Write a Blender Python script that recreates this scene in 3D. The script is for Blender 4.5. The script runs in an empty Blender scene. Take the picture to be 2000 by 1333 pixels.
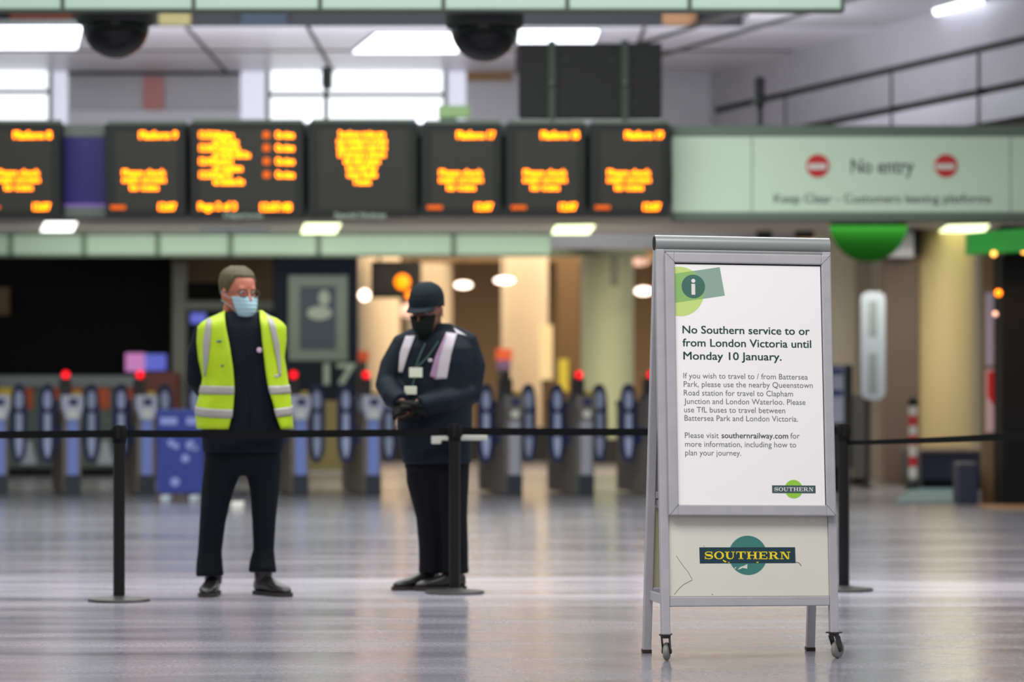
import bpy, bmesh, math, random
from mathutils import Matrix, Vector, Euler
from mathutils.bvhtree import BVHTree
random.seed(7)
S = bpy.context.scene
COL = S.collection
R = math.radians

# ------------------------------------------------------------------ camera, world, lights
F = 6000.0            # focal length in photo pixels (2000 wide)
CH = 1.12             # camera height
HR = 761.0            # horizon row
cd = bpy.data.cameras.new('camera')
cam = bpy.data.objects.new('camera', cd)
COL.objects.link(cam)
cam.location = (0, 0, CH)
cam.rotation_euler = (R(90), 0, 0)
cd.sensor_width = 36.0
cd.lens = 36.0 * F / 2000.0
cd.shift_y = (HR - 666.5) / 2000.0
cd.clip_end = 300
cd.dof.use_dof = True
cd.dof.focus_distance = 12.78
cd.dof.aperture_fstop = 2.1
S.camera = cam
S.view_settings.view_transform = 'Standard'
S.view_settings.look = 'None'
S.view_settings.gamma = 1
S.view_settings.use_curve_mapping = False
S.view_settings.exposure = 0.0
S.cycles.max_bounces = 6
S.cycles.diffuse_bounces = 3
S.cycles.glossy_bounces = 3
S.cycles.sample_clamp_indirect = 6
S.cycles.use_denoising = True

w = bpy.data.worlds.new('world')
S.world = w
w.use_nodes = True
w.node_tree.nodes['Background'].inputs[0].default_value = (0.80, 0.84, 0.86, 1)
w.node_tree.nodes['Background'].inputs[1].default_value = 0.55


def area(name, loc, sx, sy, power, col=(1, 1, 1), rot=(0, 0, 0)):
    l = bpy.data.lights.new(name, 'AREA')
    l.shape = 'RECTANGLE'
    l.size, l.size_y, l.energy, l.color = sx, sy, power, col
    o = bpy.data.objects.new(name, l)
    COL.objects.link(o)
    o.location, o.rotation_euler = loc, rot
    return o


area('concourse_light', (-1, 9, 6.0), 7, 3, 520, (0.99, 0.98, 1))
area('concourse_light', (0, 17.5, 5.6), 10, 3, 640, (0.98, 0.98, 1))
area('concourse_light', (0, 26.0, 5.2), 12, 2, 620, (0.93, 1, 0.93))
area('platform_light', (1.3, 42, 3.55), 6, 5, 460, (1, 0.83, 0.62))
area('platform_light', (1.0, 52, 3.6), 8, 8, 780, (1, 0.82, 0.60))
area('ceiling_fill', (-1.2, 32.2, 3.75), 8.5, 0.5, 380, (0.93, 0.93, 1), (R(180), 0, 0))  # added unseen fill aimed up to brighten the ceiling
area('canopy_fill', (-2.2, 35.2, 2.9), 8, 1.2, 170, (0.97, 1, 0.86), (R(38), 0, 0))  # added fill tilted at the fascia to brighten it
area('canopy_fill', (4.4, 34.0, 2.9), 2, 1.5, 75, (1, 0.95, 0.84))  # added fill to brighten the background at the right


# ------------------------------------------------------------------ materials
def lin(c):
    return tuple(((v / 255) / 12.92 if v / 255 <= 0.04045 else ((v / 255 + 0.055) / 1.055) ** 2.4) for v in c)


def mat(name, c, rough=0.6, metal=0.0, emit=0.0, ecol=None, spec=0.5, vary=0.0, scale=8.0, bump=0.0):
    m = bpy.data.materials.new(name)
    m.use_nodes = True
    nt = m.node_tree
    b = nt.nodes['Principled BSDF']
    col = lin(c) + (1,)
    b.inputs['Base Color'].default_value = col
    b.inputs['Roughness'].default_value = rough
    b.inputs['Metallic'].default_value = metal
    b.inputs['Specular IOR Level'].default_value = spec
    if emit:
        b.inputs['Emission Color'].default_value = (lin(ecol) if ecol else lin(c)) + (1,)
        b.inputs['Emission Strength'].default_value = emit
    if vary or bump:
        tc = nt.nodes.new('ShaderNodeTexCoord')
        n = nt.nodes.new('ShaderNodeTexNoise')
        n.inputs['Scale'].default_value = scale
        n.inputs['Detail'].default_value = 5
        nt.links.new(tc.outputs['Object'], n.inputs['Vector'])
        if vary:
            mr = nt.nodes.new('ShaderNodeMapRange')
            mr.inputs['From Min'].default_value = 0.25
            mr.inputs['From Max'].default_value = 0.75
            mr.inputs['To Min'].default_value = 1 - vary
            mr.inputs['To Max'].default_value = 1 + vary
            nt.links.new(n.outputs['Fac'], mr.inputs['Value'])
            mx = nt.nodes.new('ShaderNodeVectorMath')
            mx.operation = 'SCALE'
            mx.inputs[0].default_value = col[:3]
            nt.links.new(mr.outputs['Result'], mx.inputs['Scale'])
            nt.links.new(mx.outputs['Vector'], b.inputs['Base Color'])
        if bump:
            bp = nt.nodes.new('ShaderNodeBump')
            bp.inputs['Strength'].default_value = bump
            bp.inputs['Distance'].default_value = 0.02
            nt.links.new(n.outputs['Fac'], bp.inputs['Height'])
            nt.links.new(bp.outputs['Normal'], b.inputs['Normal'])
    return m


def floor_material():
    m = bpy.data.materials.new('terrazzo')
    m.use_nodes = True
    nt = m.node_tree
    N, L = nt.nodes, nt.links
    b = N['Principled BSDF']
    tc = N.new('ShaderNodeTexCoord')
    # fine stone chips
    n1 = N.new('ShaderNodeTexNoise')
    n1.inputs['Scale'].default_value = 60
    n1.inputs['Detail'].default_value = 6
    L.new(tc.outputs['Object'], n1.inputs['Vector'])
    n2 = N.new('ShaderNodeTexNoise')
    n2.inputs['Scale'].default_value = 0.9
    n2.inputs['Detail'].default_value = 5
    mp = N.new('ShaderNodeMapping')
    mp.inputs['Scale'].default_value = (0.55, 2.6, 1)
    L.new(tc.outputs['Object'], mp.inputs['Vector'])
    L.new(mp.outputs['Vector'], n2.inputs['Vector'])
    r1 = N.new('ShaderNodeValToRGB')
    r1.color_ramp.elements[0].position = 0.3
    r1.color_ramp.elements[0].color = lin((126, 124, 132)) + (1,)
    r1.color_ramp.elements[1].position = 0.7
    r1.color_ramp.elements[1].color = lin((166, 163, 170)) + (1,)
    L.new(n1.outputs['Fac'], r1.inputs['Fac'])
    # paler bands across the floor, set by distance
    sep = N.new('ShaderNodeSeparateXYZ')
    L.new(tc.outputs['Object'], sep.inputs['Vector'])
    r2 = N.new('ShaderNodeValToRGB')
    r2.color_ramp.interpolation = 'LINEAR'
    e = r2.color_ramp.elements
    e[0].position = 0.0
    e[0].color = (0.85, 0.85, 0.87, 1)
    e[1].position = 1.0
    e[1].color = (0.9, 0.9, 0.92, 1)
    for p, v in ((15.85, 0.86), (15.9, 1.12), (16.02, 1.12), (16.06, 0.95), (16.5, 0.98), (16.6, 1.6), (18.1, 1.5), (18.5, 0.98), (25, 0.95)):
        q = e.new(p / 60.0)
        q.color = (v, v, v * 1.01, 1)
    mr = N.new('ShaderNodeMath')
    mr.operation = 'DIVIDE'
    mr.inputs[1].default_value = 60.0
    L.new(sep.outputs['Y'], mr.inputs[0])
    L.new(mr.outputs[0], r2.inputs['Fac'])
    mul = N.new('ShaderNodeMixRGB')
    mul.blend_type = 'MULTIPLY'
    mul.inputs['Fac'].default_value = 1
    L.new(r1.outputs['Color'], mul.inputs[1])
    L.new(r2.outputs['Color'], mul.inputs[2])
    mr2 = N.new('ShaderNodeMapRange')
    mr2.inputs['From Min'].default_value = 0.3
    mr2.inputs['From Max'].default_value = 0.7
    mr2.inputs['To Min'].default_value = 0.86
    mr2.inputs['To Max'].default_value = 1.12
    L.new(n2.outputs['Fac'], mr2.inputs['Value'])
    vm = N.new('ShaderNodeVectorMath')
    vm.operation = 'SCALE'
    L.new(mul.outputs['Color'], vm.inputs[0])
    L.new(mr2.outputs['Result'], vm.inputs['Scale'])
    L.new(vm.outputs['Vector'], b.inputs['Base Color'])
    mr3 = N.new('ShaderNodeMapRange')
    mr3.inputs['From Min'].default_value = 0.3
    mr3.inputs['From Max'].default_value = 0.7
    mr3.inputs['To Min'].default_value = 0.13
    mr3.inputs['To Max'].default_value = 0.25
    L.new(n2.outputs['Fac'], mr3.inputs['Value'])
    L.new(mr3.outputs['Result'], b.inputs['Roughness'])
    b.inputs['Specular IOR Level'].default_value = 0.5
    bp = N.new('ShaderNodeBump')
    bp.inputs['Strength'].default_value = 0.04
    bp.inputs['Distance'].default_value = 0.01
    L.new(n1.outputs['Fac'], bp.inputs['Height'])
    L.new(bp.outputs['Normal'], b.inputs['Normal'])
    return m


M = {}
def dm(key, *a, **k):
    M[key] = mat(key, *a, **k)


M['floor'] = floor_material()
dm('grey_metal', (170, 167, 170), 0.42, 0.0, vary=0.06, scale=14)
dm('tube_metal', (150, 152, 150), 0.35, 0.3)
dm('cream', (216, 212, 198), 0.5, vary=0.03, scale=5)
dm('cream_back', (178, 174, 140), 0.6)
dm('poster', (246, 241, 238), 0.35)
dm('dark_plastic', (46, 40, 38), 0.5, vary=0.2, scale=30)
dm('rubber_grey', (128, 128, 122), 0.6, vary=0.1, scale=20)
dm('rust', (60, 42, 36), 0.8, vary=0.3, scale=60)
dm('ink_green', (70, 112, 96), 0.5)
dm('ink_grey', (106, 109, 109), 0.5)
dm('lime', (196, 216, 124), 0.45)
dm('sage', (138, 166, 150), 0.45)
dm('leaf', (140, 182, 104), 0.45)
dm('teal_disc', (62, 104, 92), 0.45)
dm('off_white', (226, 222, 214), 0.45)
dm('logo_bar', (62, 84, 86), 0.45)
dm('logo_lime', (146, 200, 62), 0.45)
dm('logo_teal', (58, 122, 112), 0.45)
dm('logo_navy', (18, 54, 66), 0.45)
dm('logo_yellow', (244, 216, 24), 0.45)
dm('black', (12, 12, 12), 0.6, spec=0.2)
dm('belt_black', (9, 10, 11), 0.8, spec=0.2)
dm('post_black', (10, 10, 10), 0.45, spec=0.3)
dm('base_grey', (58, 55, 55), 0.45)
# overhead
dm('pale_green', (178, 204, 184), 0.4, vary=0.02, scale=2)
dm('mint', (216, 236, 212), 0.4)
dm('joint', (70, 84, 72), 0.6)
dm('rail_green', (104, 120, 106), 0.5)
dm('rail_grey', (110, 116, 112), 0.45)
dm('purple', (44, 30, 118), 0.4)
dm('lilac_strip', (150, 110, 200), 0.4)
dm('white_panel', (214, 212, 222), 0.35, vary=0.02, scale=2)
dm('satin_panel', (176, 174, 180), 0.42, 0.3, vary=0.05, scale=1.5)
dm('shadow_gap', (52, 50, 48), 0.7)
dm('soffit', (196, 190, 184), 0.6)
dm('dark_band', (44, 46, 50), 0.6)
dm('display_black', (23, 24, 22), 0.55)
dm('display_face', (46, 44, 37), 0.5)
dm('led', (255, 170, 0), 0.5, emit=3.2, ecol=(255, 142, 0))
dm('led_dim', (200, 110, 0), 0.5, emit=0.75, ecol=(255, 110, 0))
dm('tube_light', (255, 255, 255), 0.5, emit=3.2, ecol=(236, 240, 255))
dm('canopy_light', (255, 255, 240), 0.5, emit=2.6, ecol=(238, 250, 190))
dm('white_light', (255, 255, 255), 0.5, emit=3.0, ecol=(250, 252, 246))
dm('daylight', (255, 255, 255), 0.5, emit=1.25, ecol=(242, 246, 255))
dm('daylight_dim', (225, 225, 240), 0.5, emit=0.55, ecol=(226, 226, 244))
dm('warm_lamp', (255, 240, 225), 0.5, emit=5.0, ecol=(255, 228, 210))
dm('warm_glow_dim', (255, 210, 190), 0.5, emit=1.0, ecol=(255, 200, 176))
dm('orange_lamp', (255, 140, 10), 0.5, emit=2.2, ecol=(255, 128, 0))
dm('amber_lamp', (255, 190, 90), 0.5, emit=3.0, ecol=(255, 176, 80))
dm('dome_black', (6, 8, 7), 0.2, spec=0.25)
dm('housing_dark', (16, 18, 16), 0.6)
dm('bracket_green', (72, 84, 74), 0.5)
dm('sign_red', (206, 34, 34), 0.4)
dm('sign_ink', (66, 82, 78), 0.5)
dm('green_sign', (10, 92, 4), 0.6, spec=0.2)
dm('green_fascia', (26, 146, 40), 0.4, emit=0.10, ecol=(26, 150, 40))
dm('exit_green', (168, 202, 140), 0.5)
dm('poster_red', (170, 84, 70), 0.5)
dm('screen_pink', (200, 140, 190), 0.5, emit=0.6, ecol=(200, 120, 190))
dm('screen_blue', (110, 120, 210), 0.5, emit=0.6, ecol=(90, 100, 210))
dm('tan', (150, 112, 80), 0.6)
# gate line
dm('gate_body', (128, 116, 106), 0.42, vary=0.05, scale=3)
dm('gate_body_grey', (116, 110, 106), 0.42, vary=0.05, scale=3)
dm('gate_plate', (196, 196, 214), 0.4)
dm('gate_strip', (128, 144, 216), 0.4)
dm('gate_strip_grey', (168, 166, 180), 0.4)
dm('gate_base', (44, 48, 58), 0.5)
dm('gate_navy', (32, 44, 96), 0.35)
dm('paddle', (13, 26, 80), 0.3)
dm('paddle_pane', (186, 196, 234), 0.3)
dm('red_lamp', (235, 10, 30), 0.4, emit=1.6, ecol=(240, 8, 28))
dm('yellow_pad', (206, 176, 60), 0.5)
dm('notice_blue', (46, 60, 140), 0.4)
dm('notice_text', (140, 150, 210), 0.4)
# background
dm('shop_black', (6, 6, 6), 0.7, spec=0.15)
dm('brown_wall', (98, 78, 52), 0.7, vary=0.08, scale=1.5)
dm('frame_grey', (116, 118, 110), 0.5)
dm('navy_panel', (16, 20, 34), 0.6, spec=0.2)
dm('pink_wall', (196, 132, 130), 0.5)
dm('poster_frame', (112, 122, 112), 0.4)
dm('poster_slate', (52, 64, 78), 0.5)
dm('poster_pale', (168, 172, 158), 0.5)
dm('number_grey', (150, 164, 150), 0.5)
dm('beige_wall', (206, 170, 128), 0.7, vary=0.05, scale=0.8)
dm('hall_brown', (116, 92, 62), 0.7)
dm('column_beige', (226, 206, 176), 0.6)
dm('column_green', (190, 204, 170), 0.5)
dm('plinth_dark', (40, 40, 38), 0.5)
dm('cream_strip', (250, 226, 170), 0.5, emit=0.35, ecol=(255, 226, 170))
dm('counter_grey', (116, 122, 124), 0.5)
dm('counter_orange', (178, 76, 34), 0.5)
dm('counter_sage', (84, 96, 92), 0.5)
dm('maroon', (110, 52, 44), 0.5)
dm('olive', (150, 142, 96), 0.6)
dm('orange_box', (206, 84, 44), 0.5)
dm('purple_grey', (104, 80, 120), 0.5)
dm('yellow_panel', (206, 190, 60), 0.5)
dm('right_wall', (222, 208, 184), 0.7, vary=0.04, scale=1)
dm('right_wall_dark', (160, 146, 128), 0.7)
dm('brown_pillar', (112, 94, 82), 0.6, vary=0.05, scale=1.5)
dm('gold_column', (214, 190, 138), 0.45)
dm('sign_white', (180, 188, 198), 0.6, spec=0.2)
dm('sign_slate', (140, 152, 152), 0.5)
dm('kiosk_dark', (36, 38, 40), 0.5)
dm('kiosk_white', (190, 194, 214), 0.4)
dm('kiosk_blue', (40, 62, 130), 0.4)
dm('navy_box', (22, 26, 54), 0.5)
dm('teal_mat', (82, 112, 118), 0.6)
dm('lilac_poster', (178, 164, 184), 0.4)
dm('pale_pink', (214, 180, 184), 0.4)
dm('ramp_grey', (104, 102, 98), 0.5)
# people
dm('skin', (182, 106, 82), 0.5)
dm('skin_dark', (132, 86, 68), 0.5)
dm('hair', (78, 70, 40), 0.7, vary=0.15, scale=60)
dm('navy_jacket', (11, 17, 28), 0.75, spec=0.2, vary=0.1, scale=10, bump=0.3)
dm('navy_trousers', (9, 13, 21), 0.8, spec=0.2, vary=0.1, scale=8, bump=0.3)
dm('coat', (12, 22, 33), 0.7, spec=0.2, vary=0.12, scale=9, bump=0.4)
dm('black_trousers', (9, 10, 15), 0.8, spec=0.2, vary=0.1, scale=8, bump=0.3)
dm('hi_vis', (180, 208, 0), 0.55, vary=0.05, scale=9, bump=0.3)
dm('reflective', (164, 160, 154), 0.35)
dm('reflective_white', (188, 180, 184), 0.45)
dm('reflective_lilac', (160, 122, 152), 0.5)
dm('mask_blue', (160, 192, 203), 0.7, bump=0.2, scale=30)
dm('mask_black', (13, 17, 15), 0.7, spec=0.2)
dm('shoe', (24, 22, 22), 0.35)
dm('sole', (44, 38, 32), 0.7)
dm('cap', (10, 26, 33), 0.8, spec=0.2)
dm('glove', (18, 18, 15), 0.8, spec=0.2)
dm('card', (226, 228, 206), 0.4)
dm('lanyard', (52, 84, 76), 0.6)
dm('paper', (216, 218, 204), 0.5)
dm('eye_white', (176, 164, 156), 0.3)
dm('eye_dark', (40, 30, 24), 0.2)
dm('glasses', (60, 48, 42), 0.3)
dm('badge_pink', (214, 180, 206), 0.4)


# ------------------------------------------------------------------ geometry helpers
def PX(px, d):
    return (px - 1000) * d / F


def PZ(row, d):
    return CH - (row - HR) * d / F


class MB:
    def __init__(self, Mx=None, post=None):
        self.v, self.f, self.m, self.M, self.post = [], [], [], Mx, post

    def add(self, verts, faces, mi=0):
        b = len(self.v)
        for p in verts:
            p = Vector(p)
            if self.M is not None:
                p = self.M @ p
            if self.post:
                p = self.post(p)
            self.v.append(p)
        for f in faces:
            self.f.append([b + i for i in f])
            self.m.append(mi)

    def bm(self, bm, mi=0, Mx=None):
        bm.verts.index_update()
        vs = [(Mx @ v.co if Mx is not None else v.co.copy()) for v in bm.verts]
        self.add(vs, [[v.index for v in f.verts] for f in bm.faces], mi)
        bm.free()

    def box(self, x0, x1, y0, y1, z0, z1, b=0.0, mi=0, seg=2, Mx=None):
        bm = bmesh.new()
        bmesh.ops.create_cube(bm, size=1)
        for v in bm.verts:
            v.co = Vector(((x0 + x1) / 2 + v.co.x * (x1 - x0), (y0 + y1) / 2 + v.co.y * (y1 - y0), (z0 + z1) / 2 + v.co.z * (z1 - z0)))
        if b > 0:
            bmesh.ops.bevel(bm, geom=list(bm.edges), offset=b, segments=seg, affect='EDGES', profile=0.5)
        self.bm(bm, mi, Mx)

    def pbox(self, x0, x1, r0, r1, d, t, b=0.0, mi=0):
        """box whose front face, at distance d, covers that part of the photo"""
        self.box(PX(x0, d), PX(x1, d), d, d + t, PZ(r1, d), PZ(r0, d), b, mi)

    def tube(self, pts, rad, n=12, mi=0, cap=True, sq=1.0):
        pts = [Vector(p) for p in pts]
        if not isinstance(rad, (list, tuple)):
            rad = [rad] * len(pts)
        vs, fs = [], []
        up = None
        for i, p in enumerate(pts):
            t = (pts[min(i + 1, len(pts) - 1)] - pts[max(i - 1, 0)]).normalized()
            if up is None:
                up = Vector((0, 0, 1)) if abs(t.z) < 0.9 else Vector((1, 0, 0))
            a = t.cross(up).normalized()
            bb = a.cross(t).normalized()
            up = bb
            for k in range(n):
                q = 2 * math.pi * k / n
                vs.append(p + a * math.cos(q) * rad[i] + bb * math.sin(q) * rad[i] * sq)
        for i in range(len(pts) - 1):
            for k in range(n):
                fs.append([i * n + k, i * n + (k + 1) % n, (i + 1) * n + (k + 1) % n, (i + 1) * n + k])
        if cap:
            fs.append(list(range(n))[::-1])
            fs.append([(len(pts) - 1) * n + k for k in range(n)])
        self.add(vs, fs, mi)

    def loft(self, rings, n=28, p=2.2, mi=0):
        """rings of (cx, cy, z, rx, ry)"""
        vs, fs = [], []
        for (cx, cy, z, rx, ry) in rings:
            for k in range(n):
                q = 2 * math.pi * k / n
                c, s = math.cos(q), math.sin(q)
                vs.append((cx + rx * math.copysign(abs(c) ** (2 / p), c), cy + ry * math.copysign(abs(s) ** (2 / p), s), z))
        for i in range(len(rings) - 1):
            for k in range(n):
                fs.append([i * n + k, i * n + (k + 1) % n, (i + 1) * n + (k + 1) % n, (i + 1) * n + k])
        fs.append(list(range(n))[::-1])
        fs.append([(len(rings) - 1) * n + k for k in range(n)])
        self.add(vs, fs, mi)

    def lathe(self, prof, c=(0, 0, 0), n=32, mi=0, Mx=None):
        vs, fs = [], []
        for (r, z) in prof:
            for k in range(n):
                q = 2 * math.pi * k / n
                p = Vector((c[0] + r * math.cos(q), c[1] + r * math.sin(q), c[2] + z))
                vs.append(Mx @ p if Mx is not None else p)
        for i in range(len(prof) - 1):
            for k in range(n):
                fs.append([i * n + k, i * n + (k + 1) % n, (i + 1) * n + (k + 1) % n, (i + 1) * n + k])
        fs.append(list(range(n))[::-1])
        fs.append([(len(prof) - 1) * n + k for k in range(n)])
        self.add(vs, fs, mi)

    def prism(self, poly, y0, y1, mi=0):
        """poly of (x, z) extruded from y0 (front) to y1"""
        n = len(poly)
        vs = [(x, y0, z) for x, z in poly] + [(x, y1, z) for x, z in poly]
        fs = [list(range(n)), [n + k for k in range(n)][::-1]]
        for k in range(n):
            fs.append([k, (k + 1) % n, n + (k + 1) % n, n + k])
        self.add(vs, fs, mi)

    def ball(self, c, r, n=12, mi=0, sx=1, sy=1, sz=1, Mx=None):
        bm = bmesh.new()
        bmesh.ops.create_uvsphere(bm, u_segments=n * 2, v_segments=n, radius=1)
        for v in bm.verts:
            v.co = Vector((c[0] + v.co.x * r * sx, c[1] + v.co.y * r * sy, c[2] + v.co.z * r * sz))
        self.bm(bm, mi, Mx)

    def grid(self, fn, nu, nv, mi=0):
        vs, fs = [], []
        for j in range(nv + 1):
            for i in range(nu + 1):
                vs.append(fn(i / nu, j / nv))
        for j in range(nv):
            for i in range(nu):
                a = j * (nu + 1) + i
                fs.append([a, a + 1, a + nu + 2, a + nu + 1])
        self.add(vs, fs, mi)

    def mesh(self, name):
        me = bpy.data.meshes.new(name)
        me.from_pydata([tuple(p) for p in self.v], [], self.f)
        for p, mi in zip(me.polygons, self.m):
            p.material_index = mi
        bm = bmesh.new()
        bm.from_mesh(me)
        bmesh.ops.recalc_face_normals(bm, faces=bm.faces)
        bm.to_mesh(me)
        bm.free()
        return me

    def build(self, name, mats, parent=None, world=True, smooth=False, thick=0.0):
        """link everything collected as ONE mesh object"""
        me = self.mesh(name)
        return link(name, me, mats, parent, world, smooth, thick)


def wloc(o):
    v = Vector((0, 0, 0))
    while o is not None:
        v = v + o.location
        o = o.parent
    return v


def link(name, me, mats, parent=None, world=True, smooth=False, thick=0.0):
    if isinstance(mats, str):
        mats = [mats]
    me.materials.clear()
    for k in mats:
        me.materials.append(M[k])
    if world and parent is not None:
        me.transform(Matrix.Translation(-wloc(parent)))
    if smooth:
        for p in me.polygons:
            p.use_smooth = True
        if smooth == 'auto':
            bm = bmesh.new()
            bm.from_mesh(me)
            for e in bm.edges:
                if len(e.link_faces) == 2 and e.calc_face_angle(0) > R(38):
                    e.smooth = False
            bm.to_mesh(me)
            bm.free()
    o = bpy.data.objects.new(name, me)
    COL.objects.link(o)
    if parent is not None:
        o.parent = parent
    if thick:
        s = o.modifiers.new('thickness', 'SOLIDIFY')
        s.thickness = thick
        s.offset = 0
    return o


def remesh(mb, voxel=0.012, smooth=4, sub=False):
    me = mb.mesh('tmp')
    o = bpy.data.objects.new('tmp', me)
    COL.objects.link(o)
    r = o.modifiers.new('r', 'REMESH')
    r.mode = 'VOXEL'
    r.voxel_size = voxel
    s = o.modifiers.new('s', 'SMOOTH')
    s.factor = 0.5
    s.iterations = smooth
    dg = bpy.context.evaluated_depsgraph_get()
    dg.update()
    out = bpy.data.meshes.new_from_object(o.evaluated_get(dg))
    bpy.data.objects.remove(o)
    bpy.data.meshes.remove(me)
    return out


def thing(name, label, cat, loc=(0, 0, 0), rz=0.0, group=None):
    o = bpy.data.objects.new(name, None)
    COL.objects.link(o)
    o.location = loc
    o.rotation_euler = (0, 0, rz)
    o.empty_display_size = 0.1
    return tag(o, label, cat, group)


def tag(o, label, cat, group=None):
    o['label'], o['category'] = label, cat
    if group:
        o['group'] = group
    return o


def struct(o, label, cat):
    o['kind'] = 'structure'
    o['label'], o['category'] = label, cat
    return o


def text_geo(body, offset=0.0, res=3):
    cu = bpy.data.curves.new('t', 'FONT')
    cu.body = body
    cu.size = 1
    cu.resolution_u = res
    cu.offset = offset
    o = bpy.data.objects.new('t', cu)
    COL.objects.link(o)
    dg = bpy.context.evaluated_depsgraph_get()
    dg.update()
    me = bpy.data.meshes.new_from_object(o.evaluated_get(dg))
    vs = [(v.co.x, v.co.y) for v in me.vertices]
    fs = [list(p.vertices) for p in me.polygons]
    bpy.data.objects.remove(o)
    bpy.data.curves.remove(cu)
    bpy.data.meshes.remove(me)
    return vs, fs


def put_bold(mb, body, x0, x1, base, em, fn, w):
    for dx in (-w, 0, w):
        for dz in (-w * 0.5, w * 0.5):
            put_text(mb, body, x0 + w * em + dx * em, x1 - w * em + dx * em, base + dz * em, em, fn)


def put_text(mb, body, x0, x1, base, em, fn, offset=0.0, mi=0):
    """text from x0 to x1 on the line base, em high; fn maps (x, z) to a point"""
    vs, fs = text_geo(body, offset)
    a, b = min(v[0] for v in vs), max(v[0] for v in vs)
    k = (x1 - x0) / (b - a)
    mb.add([fn(x0 + (x - a) * k, base + y * em) for x, y in vs], fs, mi)


# slab-serif capitals, drawn as filled outlines one unit high
def rect(a, b, c, d):
    return [(a, b), (c, b), (c, d), (a, d)]


def ring(cx, cy, rx, ry, ix, iy, icx=None, a0=0, a1=360, n=18):
    icx = cx if icx is None else icx
    out = []
    for k in range(n):
        t0, t1 = R(a0 + (a1 - a0) * k / n), R(a0 + (a1 - a0) * (k + 1) / n)
        out.append([(cx + rx * math.cos(t0), cy + ry * math.sin(t0)), (cx + rx * math.cos(t1), cy + ry * math.sin(t1)),
                    (icx + ix * math.cos(t1), cy + iy * math.sin(t1)), (icx + ix * math.cos(t0), cy + iy * math.sin(t0))])
    return out


def serif_s():
    pts = []
    for k in range(13):
        t = R(20 + k * (250 - 20) / 12)
        pts.append((0.56 + 0.40 * math.cos(t), 0.735 + 0.225 * math.sin(t)))
    for k in range(13):
        t = R(70 - k * (250) / 12)
        pts.append((0.56 + 0.44 * math.cos(t), 0.275 + 0.235 * math.sin(t)))
    out = []
    n = len(pts)
    hw = [0.045 + 0.085 * math.exp(-((k - n / 2) / (n * 0.17)) ** 2) for k in range(n)]
    nm = []
    for k in range(n):
        a, b = Vector(pts[max(k - 1, 0)]), Vector(pts[min(k + 1, n - 1)])
        t = (b - a).normalized()
        nm.append(Vector((-t.y, t.x)))
    for k in range(n - 1):
        p, q = Vector(pts[k]), Vector(pts[k + 1])
        out.append([tuple(p + nm[k] * hw[k]), tuple(q + nm[k + 1] * hw[k + 1]), tuple(q - nm[k + 1] * hw[k + 1]), tuple(p - nm[k] * hw[k])])
    return out + [rect(0.92, 0.62, 1.01, 1.0), rect(0.08, 0.0, 0.17, 0.38)]


LET = {
    'S': (1.1, serif_s()),
    'O': (1.26, ring(0.63, 0.5, 0.62, 0.52, 0.36, 0.42, n=28)),
    'U': (1.26, [rect(0.14, 0.35, 0.40, 1), rect(0.96, 0.35, 1.07, 1), rect(0, 0.9, 0.54, 1), rect(0.8, 0.9, 1.24, 1)]
          + ring(0.605, 0.36, 0.465, 0.38, 0.28, 0.26, 0.68, 180, 360, 14)),
    'T': (1.22, [rect(0.02, 0.9, 1.2, 1), rect(0.02, 0.66, 0.11, 0.9), rect(1.11, 0.66, 1.2, 0.9), rect(0.48, 0, 0.74, 0.9), rect(0.31, 0, 0.91, 0.1)]),
    'H': (1.36, [rect(0.14, 0, 0.40, 1), rect(0.94, 0, 1.2, 1), rect(0, 0, 0.54, 0.1), rect(0, 0.9, 0.54, 1), rect(0.8, 0, 1.34, 0.1), rect(0.8, 0.9, 1.34, 1), rect(0.40, 0.46, 0.94, 0.56)]),
    'E': (1.16, [rect(0.14, 0, 0.40, 1), rect(0, 0, 1.1, 0.1), rect(0, 0.9, 1.08, 1), rect(1.0, 0.1, 1.1, 0.34), rect(0.98, 0.68, 1.08, 0.9), rect(0.40, 0.46, 0.78, 0.56), rect(0.72, 0.36, 0.80, 0.66)]),
    'R': (1.32, [rect(0.14, 0, 0.40, 1), rect(0, 0, 0.54, 0.1), rect(0, 0.9, 0.62, 1), rect(0.4, 0.46, 0.62, 0.56), [(0.55, 0.5), (0.85, 0.5), (1.16, 0.1), (0.88, 0.0)], rect(0.88, 0, 1.3, 0.1)]
          + ring(0.62, 0.73, 0.46, 0.27, 0.22, 0.17, None, -90, 90, 14)),
    'N': (1.3, [rect(0.16, 0, 0.27, 1), rect(1.0, 0, 1.11, 1), rect(0, 0.9, 0.36, 1), rect(0, 0, 0.43, 0.1), rect(0.84, 0.9, 1.28, 1), [(0.16, 1), (0.46, 1), (1.11, 0), (0.86, 0)]]),
}


def put_serif(mb, word, x0, x1, z0, z1, fn, mi=0):
    wd = sum(LET[c][0] for c in word) + 0.12 * (len(word) - 1)
    k = (x1 - x0) / wd
    x = 0
    for c in word:
        for poly in LET[c][1]:
            mb.add([fn(x0 + (x + p[0]) * k, z0 + p[1] * (z1 - z0)) for p in poly], [list(range(len(poly)))], mi)
        x += LET[c][0] + 0.12


def circle_poly(cx, cy, r, n=48, ry=None):
    return [(cx + r * math.cos(2 * math.pi * k / n), cy + (ry or r) * math.sin(2 * math.pi * k / n)) for k in range(n)]


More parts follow.
